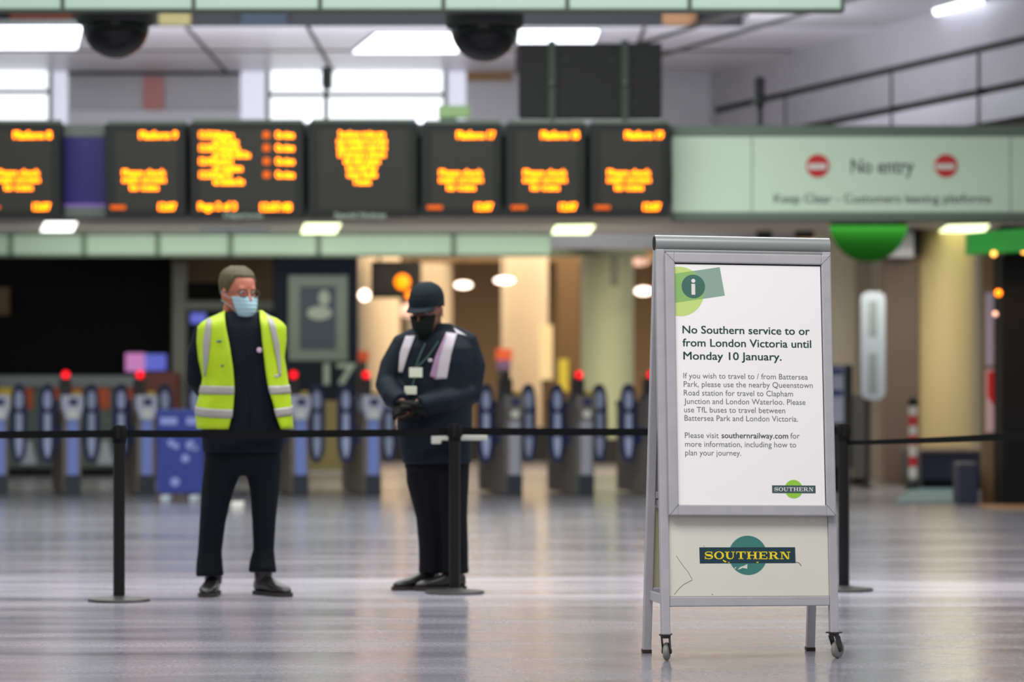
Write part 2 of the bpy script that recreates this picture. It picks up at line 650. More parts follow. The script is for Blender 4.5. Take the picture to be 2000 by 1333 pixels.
def clip_poly(sub, clip):
    """Sutherland-Hodgman; clip is convex, counter-clockwise"""
    out = sub
    for i in range(len(clip)):
        a, b = clip[i], clip[(i + 1) % len(clip)]
        inp, out = out, []
        side = lambda p: (b[0] - a[0]) * (p[1] - a[1]) - (b[1] - a[1]) * (p[0] - a[0])
        for j in range(len(inp)):
            p, q = inp[j], inp[(j + 1) % len(inp)]
            sp, sq_ = side(p), side(q)
            if sp >= 0:
                out.append(p)
            if (sp >= 0) != (sq_ >= 0):
                t = sp / (sp - sq_)
                out.append((p[0] + (q[0] - p[0]) * t, p[1] + (q[1] - p[1]) * t))
    return out

# ------------------------------------------------------------------ the setting
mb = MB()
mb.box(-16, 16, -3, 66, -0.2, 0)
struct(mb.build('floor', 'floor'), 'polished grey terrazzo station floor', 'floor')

T18 = math.tan(R(18))
CZ = 5.12             # underside of the concourse ceiling
# ceiling: white panels left of the slanting right-hand bulkhead
mb = MB()
mb.box(-11, 7.5, 33.9, 38.7, CZ, CZ + 0.25)
o = struct(mb.build('ceiling', 'white_panel'), 'white panelled ceiling over the ticket gates', 'ceiling')
mb = MB()
for px in (-140, 410, 630, 1010, 1240):
    x = PX(px, 36.5)
    mb.box(x - 0.02, x + 0.02, 33.9, 38.7, CZ - 0.012, CZ + 0.01)
mb.box(-11, 7.5, 36.2, 36.25, CZ - 0.012, CZ + 0.01)
mb.build('panel_joints', 'shadow_gap', o)
# higher ceiling in front of it on the right
mb = MB()
mb.box(PX(1450, 33.9), 8.5, 24, 33.9, CZ, CZ + 0.25)
o = struct(mb.build('ceiling.001', 'satin_panel'), 'grey satin ceiling panels at the right', 'ceiling')
mb = MB()
for x0 in (13.0, 13.7):
    mb.prism([(0, 0)], 0, 0) if False else None
    y0, y1 = 24.2, 38
    pts = [(x0 - y * T18) for y in (y0, y1)]
    mb.add([(pts[0] - 0.05, y0, CZ - 0.015), (pts[0] + 0.05, y0, CZ - 0.015), (pts[1] + 0.05, y1, CZ - 0.015), (pts[1] - 0.05, y1, CZ - 0.015),
            (pts[0] - 0.05, y0, CZ + 0.02), (pts[0] + 0.05, y0, CZ + 0.02), (pts[1] + 0.05, y1, CZ + 0.02), (pts[1] - 0.05, y1, CZ + 0.02)],
           [[0, 1, 2, 3], [4, 5, 6, 7], [0, 1, 5, 4], [1, 2, 6, 5], [2, 3, 7, 6], [3, 0, 4, 7]])
mb.build('panel_joints', 'shadow_gap', o)

# upper storey: dark face above the ceiling edge
mb = MB()
mb.box(-11, PX(1500, 33.9), 33.9, 34.3, CZ + 0.25, CZ + 1.6)
mb.box(-11, PX(1462, 33.85), 33.85, 33.9, CZ + 0.005, CZ + 0.25)
o = struct(mb.build('wall_upper', 'dark_band'), 'dark upper storey band above the white ceiling', 'wall')
for nm, a, b, k in (('red_panel', 20, 140, 'poster_red'), ('olive_panel', 310, 372, 'olive'), ('tan_panel', 1294, 1362, 'tan'), ('slate_panel', 470, 560, 'poster_slate')):
    mb = MB()
    mb.pbox(a, b, 2, 48, 33.8, 0.05)
    mb.build(nm, k, o)

# near fascia beam along the top of the view
mb = MB()
mb.pbox(-320, 1650, -300, 19, 22, 0.16, 0.02)
o = struct(mb.build('trim_1', 'pale_green'), 'pale green panelled beam along the top of the view', 'beam')
mb = MB()
for px in (122, 378, 625, 866, 1108, 1347, 1646):
    mb.pbox(px - 4, px + 4, -300, 20, 21.99, 0.06)
mb.pbox(-320, 1650, 18, 20.5, 21.985, 0.18)
mb.build('panel_joints', 'joint', o)

# wall closing the upper part: grey panels with two banks of bright windows
D = 38.7
mb = MB()
mb.box(-11, 3.6, D, D + 0.25, 2.9, CZ)
wall = struct(mb.build('wall_back', 'satin_panel'), 'grey panelled wall above the gates behind the boards', 'wall')
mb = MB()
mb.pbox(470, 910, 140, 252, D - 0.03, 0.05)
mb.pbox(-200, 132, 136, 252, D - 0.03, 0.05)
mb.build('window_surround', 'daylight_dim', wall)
mb = MB()
mb.pbox(132, 470, 130, 146, D - 0.05, 0.06)
mb.build('dark_rail', 'shadow_gap', wall)  # dark rail across the grey wall
mb = MB()
mb.pbox(132, 470, 216, 250, D - 0.06, 0.07)
mb.build('pale_rail', 'white_panel', wall)
mb = MB()
mb.pbox(280, 320, 150, 214, D - 0.04, 0.05)
mb.build('pink_patch', 'pink_wall', wall)  # pale pink patch on the grey wall
mb = MB()
mb.pbox(912, 1000, 140, 158, D - 0.03, 0.04)
mb.build('brown_strip', 'tan', wall)
for n, (a, b, rows) in enumerate((( -200, 96, ((128, 174), (184, 236))), (525, 868, ((132, 180), (190, 240))))):
    mb = MB()
    mb.pbox(a - 6, b + 6, rows[0][0] - 4, rows[1][1] + 4, D - 0.06, 0.05)
    win = struct(mb.build('window_%d' % (n + 1), 'rail_grey'), 'bright window bank in the grey wall, %s' % ('at the left edge' if n == 0 else 'behind the centre boards'), 'window')
    xs = [a, b] if n == 0 else [525, 637, 868]
    for r0, r1 in rows:
        for i in range(len(xs) - 1):
            mb = MB()
            mb.pbox(xs[i] + 3, xs[i + 1] - 3, r0, r1, D - 0.08, 0.03)
            mb.build('pane', 'daylight', win)

# right-hand bulkhead: stepped metal tiers running 18 degrees off the view
def tier(name, x0, z0, z1, matk, y0=24.0, y1=46.0, t=0.5, joints=()):
    mb = MB()
    def slab(xa, za, zb, tt, ya, yb):
        a, b = xa - ya * T18, xa - yb * T18
        mb.add([(a, ya, za), (a + tt, ya, za), (b + tt, yb, za), (b, yb, za), (a, ya, zb), (a + tt, ya, zb), (b + tt, yb, zb), (b, yb, zb)],
               [[0, 1, 2, 3], [4, 5, 6, 7], [0, 1, 5, 4], [1, 2, 6, 5], [2, 3, 7, 6], [3, 0, 4, 7]])
    slab(x0, z0, z1, t, y0, y1)
    return mb.build(name, matk)


X0 = 15.07
wr = struct(tier('wall_right', X0, 4.66, CZ, 'satin_panel'), 'stepped grey metal bulkhead slanting along the right', 'wall')
for nm, dx, z0, z1, k in (('metal_tier', 0.0, 4.22, 4.58, 'satin_panel'), ('shadow_gap', 0.06, 4.58, 4.66, 'shadow_gap'), ('metal_tier', 0.0, 3.86, 4.14, 'white_panel'),
                          ('shadow_gap', 0.06, 4.14, 4.22, 'shadow_gap'), ('metal_tier', 0.0, 3.2, 3.78, 'brown_wall'), ('shadow_gap', 0.06, 3.78, 3.86, 'shadow_gap')):
    tier(nm, X0 + dx, z0, z1, k).parent = wr
for y in (31.6, 33.6, 36.4):
    mb = MB()
    x = X0 - y * T18
    mb.box(x - 0.015, x + 0.1, y - 0.02, y + 0.02, 3.86, 4.58)
    mb.build('panel_joint', 'shadow_gap', wr)

# lower canopy above the gates and its pale green fascia
mb = MB()
mb.box(-11, 6.0, 30.6, 37.0, 3.0, 3.12)
struct(mb.build('ceiling.002', 'soffit'), 'low grey canopy ceiling over the gates', 'ceiling')
mb = MB()
mb.box(-11, PX(1075, 37), 37.0, 37.3, PZ(500, 37), 3.0, 0.01)
o = struct(mb.build('trim_2', 'pale_green'), 'pale green panelled fascia over the gate line', 'fascia')
mb = MB()
for px in (21, 164, 308, 450, 622, 886):
    mb.pbox(px - 5, px + 5, 457, 500, 36.98, 0.06)
mb.pbox(-300, 1075, 496, 502, 36.98, 0.06)
mb.pbox(-300, 1075, 455, 460, 36.98, 0.06)
mb.build('panel_joints', 'rail_green', o)

# background walls: black shop left, warm platform hall, pale wall right
mb = MB()
mb.box(-14, PX(335, 41), 41, 41.3, 0, 3.0)
o = struct(mb.build('wall_left', 'shop_black'), 'black shop front beyond the gates at the left', 'wall')
mb = MB()
mb.box(PX(335, 40.5), PX(540, 40.5), 40.5, 40.8, 0, 3.0)
struct(mb.build('wall_left.001', 'brown_wall'), 'brown wall behind the man in the yellow vest', 'wall')
mb = MB()
mb.box(PX(690, 62), 8, 62, 62.3, 0, 4.2)
o = struct(mb.build('wall_back.001', 'beige_wall'), 'warm beige end wall of the platform hall', 'wall')
mb = MB()
mb.box(-6, 8, 38, 62.2, 3.7, 3.9)
o = struct(mb.build('ceiling.003', 'hall_brown'), 'brown ceiling of the platform hall', 'ceiling')
for i, y in enumerate((44.5, 49, 55)):
    mb = MB()
    mb.box(-5, 6, y, y + 0.4, 3.4, 3.7, 0.02)
    mb.build('ceiling_beam', 'hall_brown', o)
mb = MB()
mb.box(PX(690, 48), PX(1400, 48), 48, 48.35, 0, 0.30)
mb.box(PX(690, 48), PX(1400, 48), 47.98, 48.37, 0.30, 0.52, 0.01)
struct(mb.build('baseboard_hall', 'plinth_dark'), 'dark low kerb across the platform hall', 'kerb')
mb = MB()
mb.box(PX(1590, 39), 9, 39, 39.3, 0, 5.2)
o = struct(mb.build('wall_right.001', 'right_wall'), 'pale beige wall at the right behind the tall sign', 'wall')
mb = MB()
mb.pbox(1672, 1700, 430, 958, 38.9, 0.12)
mb.build('wall_pilaster', 'right_wall_dark', o)

# columns
def column(name, px, wpx, d, k, label, z1=3.0, base=None):
    r = wpx * d / F / 2
    mb = MB()
    x, y = PX(px, d), d + r
    mb.lathe([(r, 0), (r, z1)], (x, y, 0), 40)
    o = struct(mb.build(name, k, smooth='auto'), label, 'column')
    if base:
        mb = MB()
        mb.lathe([(r + 0.03, 0), (r + 0.03, base), (r, base + 0.02)], (x, y, 0), 40)
        mb.build('column_base', 'plinth_dark', o, smooth='auto')
    return o


column('column', 1188, 103, 46.5, 'column_green', 'pale green round column just left of the notice stand', 3.7, 0.35)
column('column', 1025, 92, 51, 'column_beige', 'beige round column in the hall left of the green column', 3.7, 0.35)
column('column', 838, 90, 56, 'column_beige', 'beige column in the hall behind the capped person', 3.7, 0.35)
column('column', 738, 84, 53, 'column_beige', 'beige column beside the navy panel with the number', 3.7, 0.35)
column('column', 1855, 118, 36, 'gold_column', 'golden round column above the navy box at the right', 3.0)
mb = MB()
mb.pbox(1725, 1795, 440, 958, 36.2, 0.5, 0.01)
struct(mb.build('column', 'brown_pillar'), 'brown square pillar left of the golden column', 'column')
mb = MB()
mb.pbox(1957, 2090, 440, 987, 29.7, 0.5, 0.01)
struct(mb.build('column', 'black'), 'black square pillar at the right edge', 'column')
mb = MB()
mb.pbox(1088, 1132, 470, 905, 52, 0.3)
struct(mb.build('wall_back.002', 'hall_brown'), 'brown strip of wall between the two hall columns', 'wall')
t = thing('light_column', 'glowing cream upright strip light beside the beige hall column', 'light', (PX(1067, 50.2), 50.2, 0))
mb = MB(); mb.pbox(1055, 1079, 636, 742, 50.2, 0.1, 0.01); mb.build('light_panel', 'cream_strip', t)
mb = MB(); mb.box(PX(1058, 50.2), PX(1076, 50.2), 50.25, 50.3, 0, PZ(740, 50.2)); mb.build('light_stand', 'hall_brown', t)

# ------------------------------------------------------------------ ceiling lamps
def ceil_lamp(name, label, pts, z, k, group=None, housing=True):
    """tray lamp lying in the plane z; pts: photo pixels of its outline"""
    def gp(px, row):
        d = (z - CH) * F / (HR - row)
        return (PX(px, d), d)
    g = [gp(*p) for p in pts]
    cx, cy = sum(p[0] for p in g) / len(g), sum(p[1] for p in g) / len(g)
    t = thing(name, label, 'ceiling light', (cx, cy, z), 0, group)
    def slab(sc, za, zb):
        mb = MB()
        q = [(cx + (p[0] - cx) * sc, cy + (p[1] - cy) * sc) for p in g]
        n = len(q)
        mb.add([(x, y, za) for x, y in q] + [(x, y, zb) for x, y in q],
               [list(range(n)), [n + i for i in range(n)][::-1]] + [[i, (i + 1) % n, n + (i + 1) % n, n + i] for i in range(n)])
        return mb
    slab(1.04, z - 0.02, z + 0.05).build('housing', 'rail_grey', t)
    slab(1.0, z - 0.035, z - 0.018).build('diffuser', k, t)
    return t


ceil_lamp('ceiling_light', 'white tube light in the white ceiling at the left edge', [(-60, 48), (160, 48), (150, 90), (-60, 90)], CZ, 'tube_light')
ceil_lamp('ceiling_light', 'white tube light in the white ceiling left of the right dome', [(735, 62), (895, 62), (895, 98), (690, 98)], CZ, 'tube_light')
ceil_lamp('ceiling_light', 'twin white tube light above the back of the big display', [(1015, 55), (1170, 55), (1160, 80), (1012, 80)], CZ, 'tube_light')
ceil_lamp('ceiling_light', 'slanting white tube light at the top right', [(1822, 14), (1915, -12), (1925, 8), (1830, 34)], CZ, 'tube_light')
ceil_lamp('canopy_light', 'white canopy light below the purple panel', [(88, 430), (150, 430), (142, 447), (80, 447)], 3.0, 'white_light')
ceil_lamp('canopy_light', 'yellow green canopy light below the second widest board', [(595, 433), (666, 433), (655, 451), (588, 451)], 3.0, 'canopy_light')
ceil_lamp('canopy_light', 'yellow green canopy light below the two narrow boards', [(1085, 437), (1162, 436), (1150, 452), (1078, 452)], 3.0, 'canopy_light')
ceil_lamp('canopy_light', 'long yellow green canopy light at the right above the golden column', [(1850, 437), (1932, 435), (1920, 450), (1828, 453)], 3.0, 'canopy_light')
t = thing('direction_sign', 'small blue and white lit sign hanging under the departure boards', 'sign', (PX(457, 36), 36, 2.9))
mb = MB()
mb.pbox(388, 528, 427, 450, 36, 0.12, 0.01)
mb.build('sign_box', 'kiosk_blue', t)
mb = MB()
mb.pbox(406, 505, 431, 447, 35.99, 0.02)
mb.build('sign_face', 'sign_white', t)

# platform hall lamps; the last is a reflection added as a glowing ball
for px, row, wpx, hpx, d, k, lab in ((712, 577, 22, 22, 46, 'warm_lamp', 'round pale lamp right of the framed poster'), (905, 557, 34, 14, 47, 'warm_lamp', 'oval pale lamp right of the capped head'),
                                     (985, 548, 40, 14, 46, 'warm_lamp', 'oval pale lamp in front of the beige hall column'), (1257, 569, 34, 16, 46, 'warm_lamp', 'pale lamp right of the green column'),
                                     (1250, 512, 36, 16, 47, 'warm_glow_dim', 'dim pink lamp above the pale lamp right of the green column'), (795, 608, 26, 26, 50, 'warm_glow_dim', 'dim pink glow added for a reflection left of the capped head')):
    t = thing('hall_glow', lab, 'lamp', (PX(px, d), d, PZ(row, d)))
    mb = MB()
    s = d / F
    mb.ball((PX(px, d), d, PZ(row, d)), 1, 10, 0, wpx * s / 2, 0.12, hpx * s / 2)
    mb.build('glow_ball', k, t, smooth=True)
    mb = MB()
    mb.tube([(PX(px, d), d, PZ(row, d) + hpx * s / 2), (PX(px, d), d, 3.7)], 0.012, 6)
    mb.build('hanging_rod', 'hall_brown', t)

# platform indicator with orange lamps
d = 45
t = thing('platform_indicator', 'dark hanging platform indicator with orange lamps left of the capped person', 'indicator', (PX(770, d), d, PZ(545, d)))
mb = MB()
mb.pbox(724, 822, 510, 582, d, 0.25, 0.02)
mb.build('indicator_box', 'display_black', t)
mb = MB()
mb.pbox(732, 768, 520, 566, d - 0.012, 0.02)
mb.build('number_plate', 'kiosk_dark', t)
for px, row, r in ((786, 551, 15), (800, 577, 8)):
    mb = MB()
    mb.ball((PX(px, d), d - 0.02, PZ(row, d)), r * d / F, 10, 0, 1, 0.5, 1)
    mb.build('orange_lamp', 'orange_lamp', t, smooth=True)
mb = MB()
for px in (740, 808):
    mb.tube([(PX(px, d), d + 0.12, PZ(510, d)), (PX(px, d), d + 0.12, 3.7)], 0.02, 8)
mb.build('hanger', 'shadow_gap', t)

for a, b, r0, r1, lab in ((1478, 1508, 444, 468, 'small dark hanging screen above the middle of the notice stand'), (1553, 1590, 437, 466, 'larger dark hanging screen above the right of the notice stand')):
    d = 36.4
    t = thing('hanging_screen', lab, 'screen', (PX((a + b) / 2, d), d, PZ(r1, d)))
    mb = MB(); mb.pbox(a, b, r0, r1, d, 0.12, 0.01); mb.build('screen_case', 'kiosk_dark', t)
    mb = MB(); mb.box(PX((a + b) / 2, d) - 0.02, PX((a + b) / 2, d) + 0.02, d + 0.04, d + 0.08, PZ(r0, d), 3.0); mb.build('hanger', 'rail_grey', t)
t = thing('pipe_rail', 'dark rail with a short drop pipe in front of the green column', 'rail', (PX(1150, 44), 44, PZ(500, 44)))
mb = MB(); mb.pbox(1062, 1262, 487, 501, 44, 0.1, 0.01); mb.build('rail', 'joint', t)
mb = MB(); mb.pbox(1193, 1208, 501, 558, 44.02, 0.06, 0.01); mb.build('drop_pipe', 'joint', t)
mb = MB(); mb.tube([(PX(1085, 44), 44.05, PZ(490, 44)), (PX(1085, 44), 44.05, 3.7)], 0.02, 8); mb.tube([(PX(1240, 44), 44.05, PZ(490, 44)), (PX(1240, 44), 44.05, 3.7)], 0.02, 8); mb.build('hanger', 'joint', t)

# small things standing in the hall
def stand(name, label, cat, px, d, pieces):
    t = thing(name, label, cat, (PX(px, d), d, 0))
    for nm, k, a, b, r0, r1 in pieces:
        mb = MB()
        mb.pbox(a, b, r0, r1, d - (0.01 if nm in ('screen', 'panel', 'notice') else 0), 0.1, 0.005)
        mb.build(nm, k, t)
    return t


stand('ticket_reader', 'dark post with orange and purple top left of the beige column', 'reader', 985, 44,
      (('orange_head', 'orange_box', 968, 1000, 682, 704), ('purple_collar', 'purple_grey', 970, 998, 704, 722), ('post_body', 'kiosk_dark', 972, 996, 722, 914)))
stand('ticket_reader', 'dark post with orange top beside the navy panel', 'reader', 706, 44.5,
      (('orange_head', 'orange_box', 698, 720, 686, 706), ('post_body', 'kiosk_dark', 700, 716, 706, 912)))
stand('yellow_board', 'yellow upright board left of the green column', 'board', 1100, 45.5, (('board_face', 'yellow_panel', 1091, 1110, 702, 765), ('board_leg', 'kiosk_dark', 1097, 1104, 765, 908)))

# ------------------------------------------------------------------ beyond the gates, left
d = 39.6
t = thing('shop_counter', 'long counter with grey top and orange panels behind the left gates', 'counter', (PX(100, d), d, 0))
mb = MB(); mb.pbox(-200, 262, 734, 757, d - 0.05, 0.7, 0.01); mb.build('counter_top', 'counter_grey', t)
mb = MB(); mb.pbox(-200, 255, 757, 915, d + 0.02, 0.6); mb.build('counter_body', 'counter_sage', t)
mb = MB(); mb.pbox(-200, 255, 912, 931, d + 0.04, 0.56); mb.build('plinth', 'black', t)
for a, b in ((44, 64), (95, 116), (139, 160), (190, 214), (246, 258)):
    mb = MB(); mb.pbox(a, b, 758, 799, d - 0.01, 0.04); mb.build('orange_panel', 'counter_orange', t)
for a, b in ((40, 72), (190, 222)):
    mb = MB()
    x0, x1 = PX(a, d), PX(b, d)
    mb.prism([(x0, PZ(908, d)), (x1, PZ(908, d)), (x1 - 0.07, PZ(862, d)), (x0 + 0.07, PZ(862, d))], d - 0.02, d + 0.03)
    mb.build('white_bin_front', 'sign_white', t)
mb = MB(); mb.pbox(-60, 24, 742, 800, d - 0.02, 0.05); mb.build('cream_panel', 'yellow_pad', t)
mb = MB(); mb.pbox(270, 345, 727, 930, 39.9, 0.4, 0.01)
o = tag(mb.build('cabinet', 'maroon'), 'dark maroon cabinet at the end of the long counter', 'cabinet')
d = 39.3
t = thing('wall_screen', 'small lit lilac and blue screen in the dark shop', 'screen', (PX(285, 40.8), 40.8, PZ(708, 40.8)))
mb = MB(); mb.pbox(240, 330, 686, 730, 40.8, 0.15, 0.01); mb.build('screen_case', 'shop_black', t)
mb = MB(); mb.pbox(245, 283, 690, 726, 40.79, 0.02); mb.build('pink_half', 'screen_pink', t)
mb = MB(); mb.pbox(283, 325, 692, 724, 40.79, 0.02); mb.build('blue_half', 'screen_blue', t)
mb = MB(); mb.pbox(-20, 18, 562, 616, 40.85, 0.1, 0.01)
tag(mb.build('wall_poster', 'brown_wall'), 'dull brown poster in the dark shop at the left edge', 'poster')

# doorway with grey frame behind the man
d = 40.3
mb = MB()
mb.pbox(337, 364, 512, 940, d, 0.2, 0.01)
mb.pbox(364, 540, 588, 606, d, 0.2, 0.01)
door = struct(mb.build('door_1', 'frame_grey'), 'grey framed doorway behind the man in the vest', 'door')
mb = MB(); mb.pbox(364, 440, 552, 588, d + 0.03, 0.1); mb.build('dark_transom', 'shop_black', door)
mb = MB(); mb.pbox(364, 540, 606, 940, d + 0.05, 0.1); mb.build('door_leaf', 'navy_panel', door)
mb = MB(); mb.pbox(372, 402, 612, 632, d + 0.03, 0.04); mb.build('blue_screen', 'screen_blue', door)

# navy panel with framed poster and platform number
d = 38.6
t = thing('poster_panel', 'tall navy panel with a framed poster and the number 17', 'panel', (PX(615, d), d, 0))
mb = MB(); mb.pbox(533, 698, 499, 783, d, 0.3, 0.01); mb.build('panel_board', 'navy_panel', t)
mb = MB(); mb.pbox(545, 565, 783, 937, d + 0.05, 0.2); mb.build('panel_leg', 'navy_panel', t)
mb = MB(); mb.pbox(672, 692, 783, 937, d + 0.05, 0.2); mb.build('panel_leg', 'navy_panel', t)
mb = MB()
for a, b, r0, r1 in ((563, 679, 538, 560), (563, 679, 684, 705), (563, 586, 559.5, 684.5), (656, 679, 559.5, 684.5)):
    mb.pbox(a, b, r0, r1, d - 0.04, 0.05, 0.008)
fr = mb.build('poster_frame', 'poster_frame', t)
mb = MB(); mb.pbox(584, 658, 558, 686, d - 0.015, 0.02); ps = mb.build('poster', 'poster_slate', t)
mb = MB()
x, z = PX(624, d), PZ(612, d)
mb.prism(circle_poly(x, z, 0.155, 24, 0.085), d - 0.02, d - 0.012)
mb.prism(circle_poly(x + 0.06, z + 0.19, 0.07, 20, 0.10), d - 0.02, d - 0.012)
mb.build('pale_picture', 'poster_pale', ps)
mb = MB()
put_text(mb, '17', PX(632, d), PX(696, d), PZ(750, d), 0.36, lambda x, z: (x, d - 0.006, z), 0.03)
mb.build('platform_number', 'number_grey', t)
mb = MB(); mb.pbox(600, 690, 780, 907, 41.2, 0.3); mb.pbox(590, 700, 907, 921, 41.1, 0.5)
struct(mb.build('trim_3', 'olive'), 'olive low wall beyond the gates under the navy panel', 'wall')

# ------------------------------------------------------------------ right background
d = 33.4
t = thing('round_sign', 'big plain green round sign hanging below the white sign', 'sign', (PX(1697, d), d, PZ(437, d)))
mb = MB()
mb.prism(circle_poly(PX(1697, d), PZ(437, d), 75 * d / F, 56), d, d + 0.06)
mb.build('sign_disc', 'green_sign', t)
mb = MB()
mb.tube([(PX(1697, d), d + 0.1, PZ(437, d)), (PX(1697, d), d + 0.1, 3.0)], 0.025, 8)
mb.build('hanger', 'rail_grey', t)
d = 35.9
t = thing('box_sign', 'lilac grey box sign with a black end above the brown pillar', 'sign', (PX(1762, d), d, PZ(478, d)))
mb = MB(); mb.pbox(1722, 1786, 452, 503, d, 0.25, 0.01); mb.build('sign_box', 'white_panel', t)
mb = MB(); mb.pbox(1786, 1799, 450, 498, d - 0.02, 0.29, 0.01); mb.build('end_cap', 'black', t)
mb = MB(); mb.pbox(1722, 1786, 476, 482, d - 0.01, 0.02); mb.build('groove', 'satin_panel', t)

d = 34.6
t = thing('totem_sign', 'tall narrow white sign with rounded ends on a dark post', 'sign', (PX(1704, d), d, 0))
def rrect(a, b, r0, r1, rad, d, n=6):
    x0, x1, z0, z1 = PX(a, d), PX(b, d), PZ(r1, d), PZ(r0, d)
    out = []
    for cx, cz, s in ((x1 - rad, z1 - rad, 0), (x0 + rad, z1 - rad, 90), (x0 + rad, z0 + rad, 180), (x1 - rad, z0 + rad, 270)):
        for k in range(n + 1):
            q = R(s + 90 * k / n)
            out.append((cx + rad * math.cos(q), cz + rad * math.sin(q)))
    return out
mb = MB(); mb.prism(rrect(1682, 1729, 570, 781, 0.09, d), d, d + 0.06); mb.build('sign_board', 'sign_white', t)
for a, b in ((588, 655), (690, 765)):
    mb = MB(); mb.pbox(1698, 1713, a, b, d - 0.008, 0.012); mb.build('sign_text', 'sign_slate', t)
mb = MB(); mb.pbox(1690, 1699, 590, 957, d + 0.06, 0.05, 0.005); mb.build('sign_post', 'kiosk_dark', t)
mb = MB(); mb.pbox(1679, 1711, 953, 958, d - 0.02, 0.2); mb.build('sign_foot', 'kiosk_dark', t)

d = 33.3
t = thing('sanitiser_kiosk', 'dark stand with blue and white screen right of the notice stand', 'kiosk', (PX(1645, d), d, 0))
mb = MB(); mb.pbox(1618, 1666, 712, 915, d, 0.3, 0.015); mb.build('kiosk_body', 'kiosk_dark', t)
mb = MB(); mb.pbox(1622, 1660, 915, 963, d + 0.05, 0.2); mb.build('kiosk_leg', 'black', t)
mb = MB(); mb.pbox(1618, 1648, 716, 826, d - 0.012, 0.02); sc_ = mb.build('screen', 'kiosk_white', t)
for r in (720, 762):
    mb = MB(); mb.pbox(1618, 1646, r, r + 12, d - 0.018, 0.01); mb.build('blue_band', 'kiosk_blue', sc_)
mb = MB(); mb.pbox(1664, 1690, 770, 948, d + 1.6, 0.3, 0.01)
mb.pbox(1664, 1690, 935, 953, d + 1.6, 0.3)
tag(mb.build('bin', 'ramp_grey'), 'grey upright bin between the dark kiosk and the tall sign', 'bin')

d = 33.9
t = thing('striped_post', 'red and white striped post beside the golden column', 'post', (PX(1783, d), d, 0))
mb = MB(); mb.tube([(PX(1783, d), d, 0), (PX(1783, d), d, PZ(790, d))], 0.045, 14); mb.build('post_tube', 'off_white', t, smooth='auto')
for r0 in (812, 850, 892):
    mb = MB(); mb.tube([(PX(1783, d), d, PZ(r0 + 20, d)), (PX(1783, d), d, PZ(r0, d))], 0.047, 14); mb.build('red_band', 'sign_red', t, smooth='auto')
mb = MB(); mb.lathe([(0.05, 0), (0.055, 0.06), (0.02, 0.1)], (PX(1783, d), d, PZ(793, d)), 14); mb.build('post_cap', 'black', t, smooth=True)
mb = MB(); mb.lathe([(0.075, 0), (0.07, 0.1), (0.05, 0.14)], (PX(1783, d), d, 0), 18); mb.build('post_base', 'kiosk_dark', t, smooth=True)

d = 34.2
t = thing('bench_box', 'dark navy box standing before the foot of the golden column', 'box', (PX(1860, d), d, 0))
mb = MB(); mb.pbox(1799, 1925, 884, 940, d, 1.65, 0.02); mb.build('box_body', 'navy_box', t)
mb = MB(); mb.pbox(1802, 1922, 938, 957, d + 0.05, 1.55); mb.build('box_plinth', 'black', t)
mb = MB(); mb.pbox(1798, 1927, 878, 885, d - 0.02, 1.7, 0.01); mb.build('box_lid', 'brown_pillar', t)
mb = MB(); mb.pbox(1872, 1912, 905, 986, 29.9, 0.4, 0.02)
tag(mb.build('bin', 'navy_box'), 'navy bin standing left of the black pillar', 'bin')
mb = MB()
z = 0.02
def fl(px, row):
    dd = (CH) * F / (row - HR)
    return (PX(px, dd), dd)
q = [fl(1746, 984), fl(1872, 984), fl(1884, 945), fl(1796, 945)]
mb.add([(x, y, 0.0) for x, y in q] + [(x, y, 0.02) for x, y in q], [[3, 2, 1, 0], [4, 5, 6, 7], [0, 1, 5, 4], [1, 2, 6, 5], [2, 3, 7, 6], [3, 0, 4, 7]])
tag(mb.build('floor_mat', 'teal_mat'), 'grey teal mat on the floor in front of the navy box', 'mat')

# shop front with green fascia
d = 30.3
t = thing('shop', 'shop with upright posters and green fascia beside the black pillar', 'shop', (PX(1945, d), d, 0))
mb = MB(); mb.pbox(1918, 1958, 460, 984, d, 0.12, 0.01); mb.build('door_frame', 'hall_brown', t)
mb = MB(); mb.pbox(1925, 1954, 572, 715, d - 0.015, 0.02); mb.build('lilac_poster', 'lilac_poster', t)
mb = MB(); mb.pbox(1925, 1956, 722, 845, d - 0.015, 0.02); pp_ = mb.build('red_poster', 'pale_pink', t)
mb = MB()
mb.prism([(PX(1928, d), PZ(726, d)), (PX(1953, d), PZ(726, d)), (PX(1953, d), PZ(770, d)), (PX(1941, d), PZ(794, d)), (PX(1928, d), PZ(775, d))], d - 0.025, d - 0.016)
mb.build('red_arrow', 'sign_red', pp_)
mb = MB()
xa, xb = PX(1893, 29.3), PX(2110, 29.3)
mb.add([(xa, 29.3, PZ(497, 29.3)), (xb, 29.0, PZ(488, 29.3)), (xb, 29.0, PZ(440, 29.3)), (xa, 29.3, PZ(455, 29.3)),
        (xa, 29.55, PZ(497, 29.3)), (xb, 29.55, PZ(488, 29.3)), (xb, 29.55, PZ(440, 29.3)), (xa, 29.55, PZ(455, 29.3))],
       [[0, 1, 2, 3], [4, 5, 6, 7], [0, 1, 5, 4], [1, 2, 6, 5], [2, 3, 7, 6], [3, 0, 4, 7]])
mb.build('fascia', 'green_fascia', t)
for px, row, r, k in ((1941, 496, 6, 'amber_lamp'), (1959, 497, 3, 'hall_brown'), (2000, 491, 6, 'amber_lamp'), (1950, 573, 7, 'orange_lamp'), (1944, 614, 5, 'warm_glow_dim')):
    mb = MB(); mb.ball((PX(px, 29.2), 29.2, PZ(row, 29.2)), r * 29.2 / F, 8)
    mb.build('spot_lamp', k, t, smooth=True)
mb = MB()
mb.box(PX(1890, 30.2), PX(2100, 30.2), 28.6, 29.6, 0, 0.012)  # tan slab stands in for the orange glow on the floor
